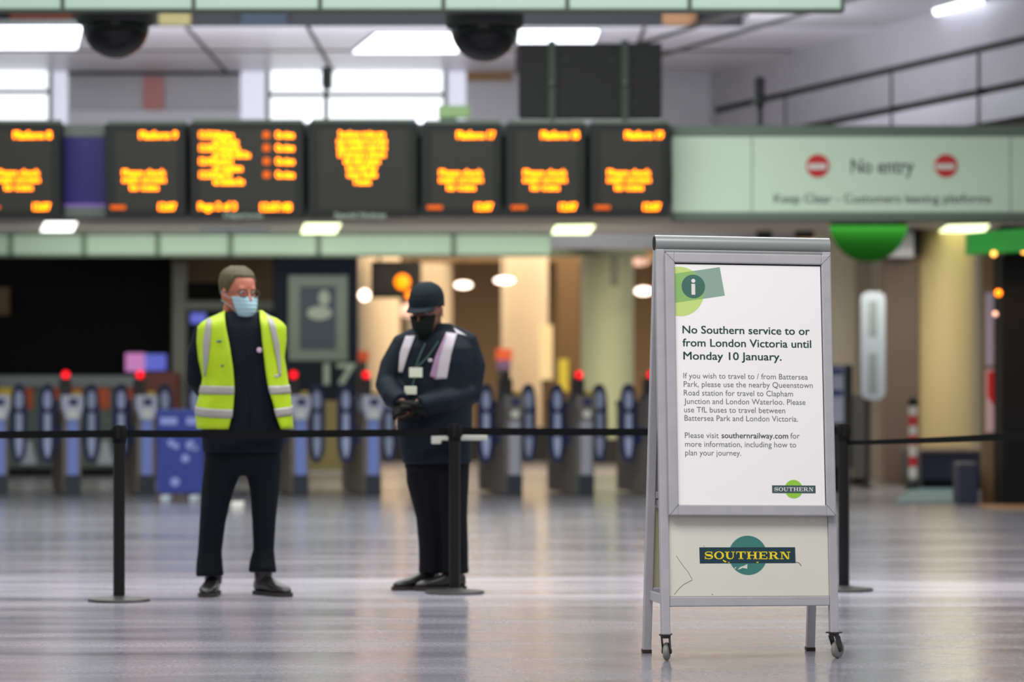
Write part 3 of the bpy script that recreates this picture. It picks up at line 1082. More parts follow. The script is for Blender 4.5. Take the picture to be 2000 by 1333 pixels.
tag(mb.build('floor_glow', 'tan'), 'tan strip put in for the orange glow on the floor below the black pillar', 'strip')
area('shop_light', (PX(1960, 29.0), 29.0, 2.2), 0.8, 0.3, 8, (1, 0.5, 0.16))
# ------------------------------------------------------------------ overhead gantry and boards
d = 30.15
t = thing('sign_gantry', 'long overhead gantry carrying the departure boards', 'gantry', (0, d, 2.8))
mb = MB(); mb.pbox(-320, 1311, 268, 400, d, 0.35); mb.build('gantry_body', 'navy_box', t)
mb = MB(); mb.pbox(-320, 1311, 243, 268, d - 0.03, 0.42, 0.01); mb.build('top_rail', 'rail_grey', t)
mb = MB(); mb.pbox(-320, 1311, 404, 424, d - 0.03, 0.42, 0.01); mb.build('bottom_rail', 'rail_grey', t)
mb = MB(); mb.pbox(120, 214, 266, 404, d - 0.02, 0.03); mb.build('purple_panel', 'purple', t)
mb = MB(); mb.pbox(120, 214, 398, 405, d - 0.025, 0.03); mb.build('lilac_strip', 'lilac_strip', t)

t = thing('no_entry_sign', 'long white overhead sign reading No entry with two red discs', 'sign', (PX(1700, d), d, PZ(418, d)))
mb = MB(); mb.pbox(1314, 2100, 245, 267, d - 0.06, 0.45, 0.01); mb.build('top_rail', 'rail_green', t)
mb = MB(); mb.pbox(1314, 2100, 414, 430, d - 0.06, 0.45, 0.01); mb.build('bottom_rail', 'rail_green', t)
for a, b in ((1314, 1468), (1470, 1973), (1975, 2100)):
    mb = MB(); mb.pbox(a, b, 267, 415, d - 0.05, 0.12); mb.build('sign_panel', 'mint', t)
sf = d - 0.052
for px in (1596, 1846):
    mb = MB()
    mb.prism(circle_poly(PX(px, d), PZ(325, d), 22.5 * d / F, 40), sf - 0.006, sf)
    rd = mb.build('no_entry_disc', 'sign_red', t)
    mb = MB(); mb.pbox(px - 18, px + 18, 320, 331, sf - 0.012, 0.008); mb.build('white_bar', 'off_white', rd)
mb = MB()
put_text(mb, 'No entry', PX(1661, d), PX(1783, d), PZ(339, d), 0.205, lambda x, z: (x, sf - 0.004, z), 0.008)
mb.build('main_lettering', 'sign_ink', t)
mb = MB()
put_text(mb, 'Keep Clear - Customers leaving platforms', PX(1511, d), PX(1934, d), PZ(397, d), 0.125, lambda x, z: (x, sf - 0.004, z), 0.004)
mb.build('small_lettering', 'sign_ink', t)

# departure boards
BD = 29.95
def board(label, x0, x1, r0, r1, lines, caption=None, dots=None, wide=False):
    cx = (x0 + x1) / 2
    t = thing('departure_board', label, 'departure board', (PX(cx, BD), BD, PZ(r1, BD)), 0, 'departure boards on the gantry')
    k = BD / F
    tilt = Matrix.Rotation(R(5), 4, 'X')     # the boards lean down towards the concourse
    W_, H_ = (x1 - x0) * k / 2, (r1 - r0) * k
    mb = MB(tilt)
    mb.box(-W_, W_, -0.16, 0.168, 0, H_, 0.015)
    mb.build('casing', 'display_black', t, world=False)
    mb = MB(tilt)
    mb.box(-W_ + 0.10, W_ - 0.08, -0.168, -0.15, 0.07, H_ - 0.07)
    mb.build('display_face', 'display_face', t, world=False)
    for (txt, a, b, base, em, kind) in lines:
        fn = lambda x, z: (x, -0.172, z)
        mb = MB(tilt)
        put_bold(mb, txt, (a - cx) * k, (b - cx) * k, (r1 - base) * k, em * k, fn, 0.045)
        mb.build('dim_text' if kind else 'lit_text', 'led_dim' if kind else 'led', t, world=False)
    mb = MB()
    mb.box(-W_ + 0.1, W_ - 0.1, 0.10, 0.1697, 0.03, 0.07)
    mb.build('mounting_bracket', 'rail_green', t, world=False)
    mb = MB(tilt)
    mb.box(-W_ + 0.02, W_ - 0.02, -0.05, 0.14, H_, H_ + 0.03)
    mb.build('top_cap', 'rail_green', t, world=False)
    if caption:
        mb = MB(tilt)
        put_text(mb, caption[0], (caption[1] - cx) * k, (caption[2] - cx) * k, (r1 - caption[3]) * k, 14 * k, lambda x, z: (x, -0.173, z), 0.03)
        mb.build('caption', 'number_grey', t, world=False)
    return t


def narrow(label, x0, x1, r0, r1, num, dx, xa=None):
    c = dx
    return board(label, x0, x1, r0, r1, [
        ('Platform %s' % num, c - 10, c + 64, 271, 20, 0),
        ('Please check', c - 44, c + 40, 343, 17, 0), ('main screen', c - 44, c + 40, 356, 17, 0), ('for trains', c - 30, c + 26, 371, 17, 0),
        ('ooo', c - 68, c - 38, 408, 16, 1), ('12:07', c + 26, c + 60, 410, 20, 0)])


narrow('departure board for platform 8, cut off by the left edge', -36, 123, 241, 425, '8', 44)
narrow('departure board for platform 9, between the purple panel and the train list', 210, 367, 243, 423, '9', 288)
rows = (270, 295, 321, 347)
L = [(s, 394, 420, r, 18, 0) for s, r in zip(('12:25', '12:36', '12:44', '12:52'), rows)]
L += [(s, 420, b, r, 17, 0) for s, b, r in (('Gillingham', 460, 270), ('via Bromley', 470, 283), ('Orpington', 472, 295), ('via Herne Hill Stn', 492, 308), ('Dartford', 458, 321),
                                            ('via Lewisham', 477, 334), ('Dover Pri', 456, 347), ('via Chatham Stn', 480, 360))]
L += [('8', 517, 531, r, 18, 1) for r in rows] + [('On time', 542, 578, r, 18, 0) for r in rows]
L += [('Page 2 of 3', 391, 465, 409, 20, 0), ('12:07:48', 512, 572, 411, 21, 0)]
board('wide departure board listing trains with times down the right', 375, 596, 240, 425, L, ('Departures', 441, 516, 424))
L = [(s, 709 - wd, 709 + wd, r, 17, 0) for s, wd, r in (('Southern trains are', 45, 268), ('not running to or from', 48, 281), ('this station until the', 48, 294), ('10 January please', 46, 307),
                                                        ('use other routes', 35, 320), ('see staff for', 30, 333), ('more details', 29, 346), ('Thank', 18, 360))]
board('wide departure board with one block of orange notice text', 604, 816, 239, 424, L, ('Special Notices', 655, 755, 424))
narrow('departure board for platform 17, right of the block of notice text', 824, 980, 242, 421, '17', 903)
narrow('departure board for platform 18, second from the white sign', 988, 1143, 242, 421, '18', 1066)
narrow('departure board for platform 19, next to the white sign', 1151, 1306, 242, 422, '19', 1229)

# lamps and cameras on the gantry
for px, lab in ((605, 'small bright white spot lamp left of the notice text board'), (822, 'small bright white spot lamp right of the notice text board')):
    d = 30.16
    t = thing('spot_lamp', lab, 'spot lamp', (PX(px, d), d, PZ(243, d)))
    mb = MB(); mb.ball((PX(px, d), d - 0.02, PZ(235, d)), 0.035, 8); mb.build('lamp_lens', 'tube_light', t, smooth=True)
    mb = MB(); mb.tube([(PX(px, d), d + 0.02, PZ(234, d)), (PX(px, d), d + 0.3, PZ(233, d))], 0.026, 10); mb.build('lamp_barrel', 'rail_grey', t)
def gcam(label, px, top, bot, stem, d):
    t = thing('security_camera', label, 'camera', (PX(px, d), d, PZ(stem, d)))
    mb = MB(); mb.tube([(PX(px, d), d, PZ(stem, d)), (PX(px, d), d, PZ(bot - 8, d))], 0.022, 10); mb.build('camera_stem', 'housing_dark', t)
    mb = MB(); mb.pbox(px - 9, px + 9, top, bot, d - 0.16, 0.3, 0.02); mb.build('camera_body', 'housing_dark', t)
    mb = MB(); mb.tube([(PX(px, d), d - 0.17, PZ((top + bot) / 2, d)), (PX(px, d), d - 0.15, PZ((top + bot) / 2, d))], 0.03, 12); mb.build('camera_lens', 'dome_black', t)
gcam('dark camera on a thin stem above the white sign', 1485, 150, 208, 246, 30.2)
gcam('small dark camera in front of the bright windows', 637, 130, 170, 246, 30.3)

# back of the large display
d = 31.2
t = thing('display_screen', 'back of a big black display with two vertical brackets', 'display', (PX(1152, d), d, PZ(232, d)))
mb = MB(); mb.pbox(1012, 1293, 84, 233, d, 0.22, 0.02); mb.build('display_case', 'display_black', t)
for px in (1078, 1221):
    mb = MB(); mb.pbox(px - 7, px + 7, 78, 246, d - 0.05, 0.06, 0.005); br = mb.build('bracket', 'bracket_green', t)
    mb = MB(); mb.ball((PX(px, d), d - 0.06, PZ(165, d)), 0.035, 8); mb.build('bracket_bolt', 'rail_green', br, smooth=True)
mb = MB()
for px in (1105, 1198):
    for r in (117, 213):
        mb.ball((PX(px, d), d, PZ(r, d)), 0.022, 6)
mb.build('fixing_screws', 'bracket_green', t, smooth=True)
mb = MB(); mb.pbox(1078 - 5, 1078 + 5, 230, 262, d + 0.02, 0.06); mb.pbox(1221 - 5, 1221 + 5, 230, 262, d + 0.02, 0.06); mb.build('support_posts', 'bracket_green', t)

d = 30.4
t = thing('exit_sign', 'small pale green sign on the gantry right of the bright windows', 'sign', (PX(886, d), d, PZ(240, d)))
mb = MB(); mb.pbox(856, 918, 206, 230, d, 0.08, 0.01); mb.build('sign_box', 'exit_green', t)
mb = MB(); mb.pbox(858, 892, 230, 246, d + 0.02, 0.04); mb.build('sign_bracket', 'rail_green', t)

# dark dome cameras under the near beam
for px, bot, w_, lab in ((226, 114, 132, 'black dome camera under the beam at the left'), (946, 121, 132, 'black dome camera under the beam left of the big display')):
    d = 22.5
    r = w_ / 2 * d / F
    zb = PZ(bot, d)
    t = thing('dome_camera', lab, 'camera', (PX(px, d), d, PZ(19, d)))
    mb = MB()
    prof = [(r * math.sin(R(a)), -r * math.cos(R(a))) for a in (4, 12, 22, 34, 46, 58, 70, 80, 90)]
    mb.lathe(prof + [(r * 0.98, 0.02)], (PX(px, d), d, zb + r), 40); mb.build('dome', 'dome_black', t, smooth=True)
    mb = MB()
    zt = PZ(12, d) + 0.02
    mb.lathe([(r * 1.10, zb + r), (r * 1.18, zb + r + 0.03), (r * 1.18, zt + 0.1), (r * 0.6, zt + 0.12)], (PX(px, d), d, 0), 40); mb.build('housing', 'housing_dark', t, smooth='auto')
    mb = MB(); mb.box(PX(px, d) - 0.06, PX(px, d) + 0.06, 22.162, d - r, zt, zt + 0.08); mb.build('mounting_arm', 'housing_dark', t)

# ------------------------------------------------------------------ ticket gates
GD, GY = 32.4, R(14)
gates = ((-3, 'leftmost ticket gate, cut off by the left edge', 1), (140, 'ticket gate left of the black barrier post', 1), (285, 'ticket gate between the barrier post and the blue notice', 1),
         (430, 'ticket gate hidden behind the man in the yellow vest', 1), (585, 'ticket gate just right of the man in the yellow vest', 1), (727, 'ticket gate just left of the capped person', 1),
         (865, 'ticket gate hidden behind the capped person', 1), (1003, 'grey ticket gate with an unlit top just right of the capped person', 0), (1143, 'grey ticket gate with a red lamp left of the notice stand', 0),
         (1283, 'ticket gate half hidden by the notice stand', 0))
def pane_poly(cx, z0, z1, w, kind):
    if kind == 0:
        return circle_poly(cx, (z0 + z1) / 2, w / 2, 20, (z1 - z0) / 2)
    if kind == 1:
        return rect(cx - w / 2, z0, cx + w / 2, z1)
    return [(cx - w * 0.18, z0), (cx + w * 0.18, z0), (cx + w / 2, z0 + (z1 - z0) * 0.55), (cx + w / 2, z1), (cx - w / 2, z1), (cx - w / 2, z0 + (z1 - z0) * 0.55)]
g0 = {}
for px, lab, lit in gates:
    t = thing('ticket_gate', lab, 'ticket gate', (PX(px, GD), GD, 0), GY, 'ticket gates across the concourse')
    body, strip = ('gate_body', 'gate_strip') if lit else ('gate_body_grey', 'gate_strip_grey')  # right-hand gates look less lit; that is put into greyer colours
    mb = MB()
    mb.prism([(-0.085, 0.02), (0.10, 0.02), (0.10, 0.98), (-0.085, 0.98)], 0.02, 1.25); mb.build('cabinet', body, t, world=False)
    mb = MB(); mb.box(-0.09, 0.105, 0.0, 1.28, 0.94, 1.0, 0.012); mb.build('cabinet_top', 'gate_navy' if lit else 'gate_base', t, world=False)
    mb = MB(); mb.box(-0.07, 0.098, -0.015, 0.06, 0.0, 0.215, 0.008); mb.build('base', 'gate_base', t, world=False)
    mb = MB(); mb.box(-0.045, 0.07, -0.012, 0.05, 0.215, 0.80, 0.006); mb.build('front_strip', strip, t, world=False)
    mb = MB(); mb.prism([(-0.11, 1.06), (0.115, 1.06), (0.115, 0.93), (0.075, 0.80), (-0.06, 0.80), (-0.10, 0.93)], -0.03, 0.30); rp = mb.build('reader_plate', 'gate_plate' if lit else 'gate_body_grey', t, world=False)
    mb = MB(); mb.prism(circle_poly(0.01, 0.86, 0.045, 20), -0.036, -0.03); mb.build('reader_disc', 'off_white', rp, world=False)
    mb = MB(); mb.box(-0.03, 0.06, -0.036, -0.03, 0.95, 1.02); mb.build('ticket_slot', 'gate_navy', rp, world=False)
    mb = MB(); mb.box(0.02, 0.10, 0.02, 0.14, 1.06, 1.10, 0.01); mb.build('card_reader', 'yellow_pad', t, world=False)
    mb = MB(); mb.box(-0.115, -0.0, 0.03, 0.16, 1.0, 1.235, 0.012); mb.box(-0.09, -0.03, 0.03, 0.12, 1.235, 1.31, 0.01); mb.build('lamp_post', 'dark_plastic', t, world=False)
    if px != 1003:
        mb = MB(); mb.ball((-0.06, 0.02, 1.275), 0.043, 10, 0, 1, 0.5, 1); mb.build('red_lamp', 'red_lamp', t, world=False, smooth=True)
    for cx in (0.24, -0.225):
        mb = MB()
        y = 0.30
        mb.prism([(cx + 0.090 * math.copysign(abs(math.cos(a)) ** 0.8, math.cos(a)), 0.76 + 0.42 * math.copysign(abs(math.sin(a)) ** 0.55, math.sin(a))) for a in [2 * math.pi * k / 40 for k in range(40)]], y, y + 0.035)
        pd = mb.build('paddle', 'paddle', t, world=False)
        for z0, z1, wd, kd in ((0.905, 1.105, 0.088, 0), (0.67, 0.865, 0.068, 1), (0.40, 0.615, 0.08, 2)):
            mb = MB(); mb.prism(pane_poly(cx, z0, z1, wd, kd), y - 0.008, y); mb.build('paddle_pane', 'paddle_pane', pd, world=False)
        sx = 0.10 if cx > 0 else -0.085
        mb = MB(); mb.box(min(sx, cx), max(sx, cx), y + 0.005, y + 0.03, 0.55, 0.72); mb.build('paddle_arm', 'gate_navy', t, world=False)

# blue notice board standing in front of the gates
d = 30.6
t = thing('standing_notice', 'blue standing notice behind the left leg of the man in the vest', 'notice', (PX(350, d), d, 0))
mb = MB(); mb.pbox(306, 398, 800, 964, d, 0.04, 0.01); bd = mb.build('notice_board', 'notice_blue', t)
for a, b in ((313, 346), (364, 392)):
    mb = MB(); mb.pbox(a, b, 816, 830, d - 0.008, 0.01); mb.build('text_band', 'notice_text', bd)
for px, row, r in ((334, 866, 7), (344, 872, 6), (372, 870, 9), (380, 876, 6), (362, 896, 8), (342, 942, 9)):
    mb = MB(); mb.prism(circle_poly(PX(px, d), PZ(row, d), r * d / F, 20), d - 0.008, d); mb.build('round_mark', 'notice_text', bd)
for px in (326, 382):
    mb = MB(); mb.box(PX(px - 9, d), PX(px + 9, d), d - 0.2, d + 0.2, 0, 0.07, 0.015); mb.build('foot', 'sign_white', t)
mb = MB(); mb.box(PX(451, 28.8), PX(475, 28.8), 28.8, 29.0, 0, 0.065, 0.01)
tag(mb.build('floor_block', 'off_white'), 'small white block on the floor seen between the legs of the man in the vest', 'block')

# ------------------------------------------------------------------ barrier posts and belts
def post(px, d, label, belts):
    x = PX(px, d)
    t = thing('barrier_post', label, 'barrier post', (x, d, 0), 0, 'black belt barrier posts')
    mb = MB(); mb.lathe([(0.16, 0), (0.165, 0.006), (0.16, 0.014), (0.06, 0.022), (0.035, 0.03)], (x, d, 0), 48); mb.build('post_base', 'base_grey', t, smooth='auto')
    mb = MB(); mb.lathe([(0.031, 0.02), (0.031, 0.84)], (x, d, 0), 28); mb.build('pole', 'post_black', t, smooth='auto')
    mb = MB(); mb.lathe([(0.033, 0.835), (0.035, 0.84), (0.035, 0.922), (0.031, 0.93), (0.012, 0.932)], (x, d, 0), 28); hd = mb.build('belt_head', 'belt_black', t, smooth='auto')
    mb = MB()
    for a in (0, 90, 180, 270):
        q = R(a)
        mb.box(x + 0.034 * math.cos(q) - 0.009, x + 0.034 * math.cos(q) + 0.009, d + 0.034 * math.sin(q) - 0.009, d + 0.034 * math.sin(q) + 0.009, 0.86, 0.915, 0.002)
    mb.build('belt_clip', 'post_black', hd)
    for (px2, d2, z1, z2, h1, h2, sag) in belts:
        mb = MB()
        n = 24
        x2 = PX(px2, d2)
        vs, fs = [], []
        for i in range(n + 1):
            u = i / n
            c = Vector((x + (x2 - x) * u, d + (d2 - d) * u, z1 + (z2 - z1) * u - sag * 4 * u * (1 - u)))
            h = (h1 + (h2 - h1) * u) / 2
            for dy, dz in ((-0.002, -h), (-0.002, h), (0.002, h), (0.002, -h)):
                vs.append((c.x, c.y + dy, c.z + dz))
        for i in range(n):
            for k in range(4):
                fs.append([i * 4 + k, i * 4 + (k + 1) % 4, i * 4 + 4 + (k + 1) % 4, i * 4 + 4 + k])
        fs += [[0, 1, 2, 3], [n * 4 + 3, n * 4 + 2, n * 4 + 1, n * 4]]
        mb.add(vs, fs)
        mb.build('belt', 'belt_black', t)
    return t


post(232.5, 16.24, 'black belt barrier post standing alone at the left', [(881.5, 16.86, 0.886, 0.886, 0.038, 0.040, 0.006), (-420, 15.7, 0.886, 0.886, 0.038, 0.038, 0.004)])
post(888, 16.86, 'black belt barrier post in front of the capped person', [(1641, 17.08, 0.89, 0.89, 0.04, 0.04, 0.006)])
post(1648, 17.08, 'black belt barrier post behind the right side of the notice stand', [(2150, 16.2, 0.822, 0.90, 0.022, 0.046, 0.008)])
# ------------------------------------------------------------------ the notice stand (A-frame)
SY = R(9)
sign = thing('notice_stand', 'tall grey metal A frame notice stand with a white poster on castors', 'notice stand', (0.955, 12.9, 0), SY)
PHI = math.atan2(0.185, 1.745)
KR = 0.010
def racked(p):
    """the stand is knocked slightly out of square: its right side sits lower"""
    return Vector((p.x + 0.006 * p.z, p.y, p.z - KR * p.x * min(1.0, max(0.0, (p.z - 0.13) / 0.2))))
FM = Matrix.Translation((0, -0.20, 0)) @ Matrix.Rotation(-PHI, 4, 'X')      # front frame plane
RM = Matrix.Translation((0, 0.20, 0)) @ Matrix.Rotation(PHI, 4, 'X')        # rear frame plane
def FB():
    return MB(FM, racked)
def RB():
    return MB(RM, racked)
HW = 0.375
TB = 0.036
mb = MB(None, racked); mb.tube([(-HW, 0.0, 1.728), (HW, 0.0, 1.728)], [0.034, 0.034], 24, 0, True)
for v in mb.v:
    pass
top = mb.build('top_bar', 'tube_metal', sign, world=False, smooth='auto')
mb = MB(None, racked)
for s in (-1, 1):
    mb.tube([(s * HW, 0, 1.728), (s * (HW + 0.002), 0, 1.728)], [0.030, 0.029], 24)
mb.build('end_cap', 'black', top, world=False)
mb = MB(None, racked); mb.box(-HW + 0.005, HW - 0.005, -0.03, 0.03, 1.685, 1.702, 0.004); mb.build('hinge_plate', 'tube_metal', top, world=False)
for s in (-1, 1):
    mb = FB(); mb.box(s * HW - (0 if s < 0 else TB), s * HW + (TB if s < 0 else 0), -0.018, 0.018, 0.105, 1.71, 0.004); mb.build('front_leg', 'grey_metal', sign, world=False)
mb = FB(); mb.box(-HW + TB, HW - TB, -0.016, 0.016, 0.222, 0.262, 0.004); mb.build('front_rail', 'grey_metal', sign, world=False)
mb = FB(); mb.box(-HW + TB + 0.001, HW - TB - 0.001, -0.006, 0.004, 0.264, 0.62); lp = mb.build('lower_panel', 'cream', sign, world=False)
for s in (-1, 1):
    mb = RB(); mb.box(s * HW - (0 if s < 0 else TB), s * HW + (TB if s < 0 else 0), -0.016, 0.016, 0.0, 1.71, 0.004); rl = mb.build('rear_leg', 'grey_metal', sign, world=False)
    mb = RB(); mb.box(s * HW - (0.002 if s < 0 else TB + 0.002), s * HW + (TB + 0.002 if s < 0 else 0.002), -0.018, 0.018, 0.0, 0.018, 0.003); mb.build('worn_foot', 'rust', rl, world=False)
mb = RB(); mb.box(-HW + TB, HW - TB, -0.016, 0.016, 0.24, 0.28, 0.004); mb.build('rear_rail', 'grey_metal', sign, world=False)
mb = RB(); mb.box(-HW + TB, HW - TB, -0.004, 0.004, 0.28, 0.62); mb.build('rear_panel', 'cream_back', sign, world=False)
mb = RB(); mb.box(-0.35, 0.35, 0.0, 0.035, 0.63, 1.68, 0.004); mb.build('rear_poster_board', 'grey_metal', sign, world=False)
mb = RB(); mb.box(-HW + TB, HW - TB, -0.014, 0.012, 0.66, 0.69, 0.003); mb.build('rear_crossbar', 'grey_metal', sign, world=False)
for s in (-1, 1):
    mb = MB(None, racked); mb.box(s * (HW - 0.028) - 0.008, s * (HW - 0.028) + 0.008, -0.165, 0.165, 0.225, 0.265, 0.003); mb.build('side_bar', 'grey_metal', sign, world=False)
    mb = MB(None, racked); mb.box(s * (HW - 0.045) - 0.006, s * (HW - 0.045) + 0.006, -0.02, 0.125, 0.615, 0.65, 0.003); mb.build('stay_bracket', 'tube_metal', sign, world=False)

# photo pixel -> (u, s) on the front plane, by bilinear inverse over the poster opening
PC = ((1308, 514.5), (1597.5, 518.5), (1608.5, 987), (1314, 982))       # poster corners in the photo
PU0, PU1, PS0, PS1 = -0.303, 0.325, 0.640, 1.650                          # the same corners on the plane
def us(x, y):
    u, v = 0.5, 0.5
    for _ in range(8):
        xl, xr = PC[0][0] + (PC[3][0] - PC[0][0]) * v, PC[1][0] + (PC[2][0] - PC[1][0]) * v
        u = (x - xl) / (xr - xl)
        yt, yb = PC[0][1] + (PC[1][1] - PC[0][1]) * u, PC[3][1] + (PC[2][1] - PC[3][1]) * u
        v = (y - yt) / (yb - yt)
    return PU0 + (PU1 - PU0) * u, PS1 + (PS0 - PS1) * v

# snap frame proud of the legs, with the poster inside
u0, u1, s0, s1 = PU0 - 0.040, PU1 + 0.040, PS0 - 0.045, PS1 + 0.042
mb = FB()
def fbar(a, b, c, d_):
    mb.box(a, b, -0.050, -0.018, c, d_, 0.005)
fbar(u0, PU0, s0, s1)
fbar(PU1, u1, s0, s1)
fbar(PU0 - 0.002, PU1 + 0.002, PS1, s1)
fbar(PU0 - 0.002, PU1 + 0.002, s0, PS0)
frame = mb.build('poster_frame', 'grey_metal', sign, world=False)
mb = FB(); mb.box(u0 + 0.004, u1 - 0.004, -0.024, -0.017, s0 + 0.004, s1 - 0.004); mb.build('frame_back', 'shadow_gap', frame, world=False)
mb = FB()
for (a, c, b, d_) in ((PU0, PS1, u0, s1), (PU1, PS1, u1, s1), (PU0, PS0, u0, s0), (PU1, PS0, u1, s0)):
    dx, dz = (b - a), (d_ - c)
    mb.prism([(a, c), (a + dx, c + dz - 0.0012), (a + dx, c + dz + 0.0012), (a, c + 0.0022)], -0.0504, -0.0498)
mb.build('mitre_joint', 'joint', frame, world=False)
mb = FB(); mb.box(PU0 + 0.0, PU1 - 0.004, -0.040, -0.036, PS0, PS1 - 0.006); poster = mb.build('poster', 'poster', sign, world=False)
PN = -0.0403
def onp(n):
    return lambda x, z: (x, n, z)
# header graphic
edge = PU0 + 0.0005
big = circle_poly(us(1318, 570.5)[0], us(1318, 570.5)[1], 48 * 0.628 / 290, 64)
big = clip_poly(big, [(edge, 0), (2, 0), (2, 3), (edge, 3)])
rectp = [us(1309, 592.5), us(1407, 578.5), us(1397, 523), us(1309, 536)]
rectp = clip_poly(rectp, [(edge, 0), (2, 0), (2, 3), (edge, 3)])
lens = clip_poly(big, rectp)
mb = FB(); mb.prism(big, PN - 0.0002, PN + 0.001); mb.build('lime_circle', 'lime', poster, world=False)
mb = FB(); mb.prism(rectp, PN - 0.0004, PN + 0.001); mb.build('sage_rectangle', 'sage', poster, world=False)
mb = FB(); mb.prism(lens, PN - 0.0006, PN + 0.001); mb.build('leaf_overlap', 'leaf', poster, world=False)
c = us(1345, 561)
mb = FB(); mb.prism(circle_poly(c[0], c[1], 23 * 0.628 / 290, 48), PN - 0.0009, PN + 0.001); mb.build('information_disc', 'teal_disc', poster, world=False)
mb = FB()
c = us(1345, 550)
mb.prism(circle_poly(c[0], c[1], 0.0085, 24), PN - 0.0012, PN)
a, b = us(1341.5, 577), us(1348.5, 556)
mb.prism(rect(a[0], a[1], b[0], b[1]), PN - 0.0012, PN)
mb.build('information_letter', 'off_white', poster, world=False)
def lines(rows, em, off, name, k):
    for body, x0, x1, yb in rows:
        mb = FB()
        a, b = us(x0, yb), us(x1, yb + 0.0137 * (x1 - x0))
        (put_bold if off else put_text)(mb, body, a[0], b[0], a[1], em, onp(PN - 0.0003), off)
        mb.build(name, k, poster, world=False)
lines((('No Southern service to or', 1323.5, 1575.5, 651.8), ('from London Victoria until', 1323.5, 1578.5, 677), ('Monday 10 January.', 1325, 1519.5, 702.4)), 0.0465, 0.017, 'heading_lettering', 'ink_green')
body = [('If you wish to travel to / from Battersea', 1325, 1571.5, 739), ('Park, please use the nearby Queenstown', 1325.5, 1581.5, 755.2), ('Road station for travel to Clapham', 1325.8, 1542, 772),
        ('Junction and London Waterloo. Please', 1326, 1567, 788.2), ('use TfL buses to travel between', 1326.3, 1526.5, 804.6), ('Battersea Park and London Victoria.', 1327, 1552, 820.8),
        ('Please visit', 1327.5, 1394.5, 854), ('for', 1537, 1555.5, 857), ('more information, including how to', 1327.8, 1548.5, 870.8), ('plan your journey.', 1328, 1439, 887.5)]
lines(body, 0.0335, 0.0, 'body_lettering', 'ink_grey')
lines((('southernrailway.com', 1400, 1532.5, 855),), 0.0335, 0.011, 'web_lettering', 'ink_grey')
# small logo
c = us(1543.5, 955)
mb = FB(); mb.prism(circle_poly(c[0], c[1], 17.8 * 0.628 / 290, 48), PN - 0.0004, PN + 0.001); mb.build('logo_circle', 'logo_lime', poster, world=False)
a, b = us(1500.5, 962), us(1587, 948.6)
mb = FB(); mb.prism(rect(a[0], a[1], b[0], b[1]), PN - 0.0008, PN + 0.001); mb.build('logo_bar', 'logo_bar', poster, world=False)
a, b = us(1504.5, 958.4), us(1583, 952.2)
mb = FB(); put_serif(mb, 'SOUTHERN', a[0], b[0], a[1], b[1], onp(PN - 0.0011)); mb.build('logo_lettering', 'off_white', poster, world=False)

# lower panel logo, worn
LN = -0.0063
def usl(x, y):
    """photo pixel -> plane, lower panel"""
    u = (x - 1304.5) / (1622.5 - 1304.5)
    yt, yb = 1012 + 7 * u, 1169 + 4.5 * u
    v = (y - yt) / (yb - yt)
    return -0.339 + 0.678 * u, 0.594 + (0.264 - 0.594) * v
c = usl(1461.5, 1091.5)
mb = FB(); mb.prism(circle_poly(c[0], c[1], 0.0815, 56), LN - 0.0003, LN + 0.001); mb.build('logo_circle', 'logo_teal', lp, world=False)
a, b, c_, d_ = usl(1365.5, 1105.8), usl(1556.5, 1108.2), usl(1556, 1077.3), usl(1365, 1074.3)
mb = FB(); mb.prism([a, b, c_, d_], LN - 0.0007, LN + 0.001); mb.build('logo_bar', 'logo_navy', lp, world=False)
a, b = usl(1374.5, 1097.5), usl(1546.5, 1085.8)
mb = FB(); put_serif(mb, 'SOUTHERN', a[0], b[0], a[1], b[1], onp(LN - 0.001)); mb.build('logo_lettering', 'logo_yellow', lp, world=False)
mb = FB()
for poly in (((1440, 1119.5), (1446, 1114), (1453, 1112), (1460, 1108.5), (1459.5, 1118), (1455, 1117), (1450, 1116), (1446, 1118)), ((1433, 1118), (1436, 1114.5), (1438.5, 1114), (1436, 1117))):
    mb.prism([usl(*p) for p in poly], LN - 0.0012, LN)
mb.build('chipped_flake', 'cream', lp, world=False)
mb = FB()
for poly in (((1411, 1099), (1415, 1101), (1419, 1103), (1416, 1105), (1412, 1102)), ((1420, 1104), (1425, 1104.5), (1424, 1106)), ((1477, 1105), (1483, 1104.5), (1481, 1107))):
    mb.prism([usl(*p) for p in poly], LN - 0.0012, LN)
mb.build('yellow_flake', 'logo_yellow', lp, world=False)
def scratch(pts, w_):
    mb = FB()
    q = [usl(*p) for p in pts]
    for i in range(len(q) - 1):
        p, r = Vector(q[i]), Vector(q[i + 1])
        t = (r - p).normalized()
        n = Vector((-t.y, t.x)) * w_
        mb.prism([tuple(p - n), tuple(r - n), tuple(r + n), tuple(p + n)], LN - 0.0002, LN)
    mb.build('scratch', 'rust', lp, world=False)
scratch(((1319, 1090), (1325, 1099), (1333, 1111), (1342, 1122), (1350, 1137)), 0.0007)
scratch(((1314, 1166), (1322, 1156), (1332, 1147), (1344, 1141), (1350, 1138)), 0.0008)
scratch(((1557, 1106.5), (1563, 1108), (1568, 1114)), 0.0012)
scratch(((1373, 1071), (1376, 1074)), 0.0006)
scratch(((1389, 1166), (1390, 1168)), 0.0015)

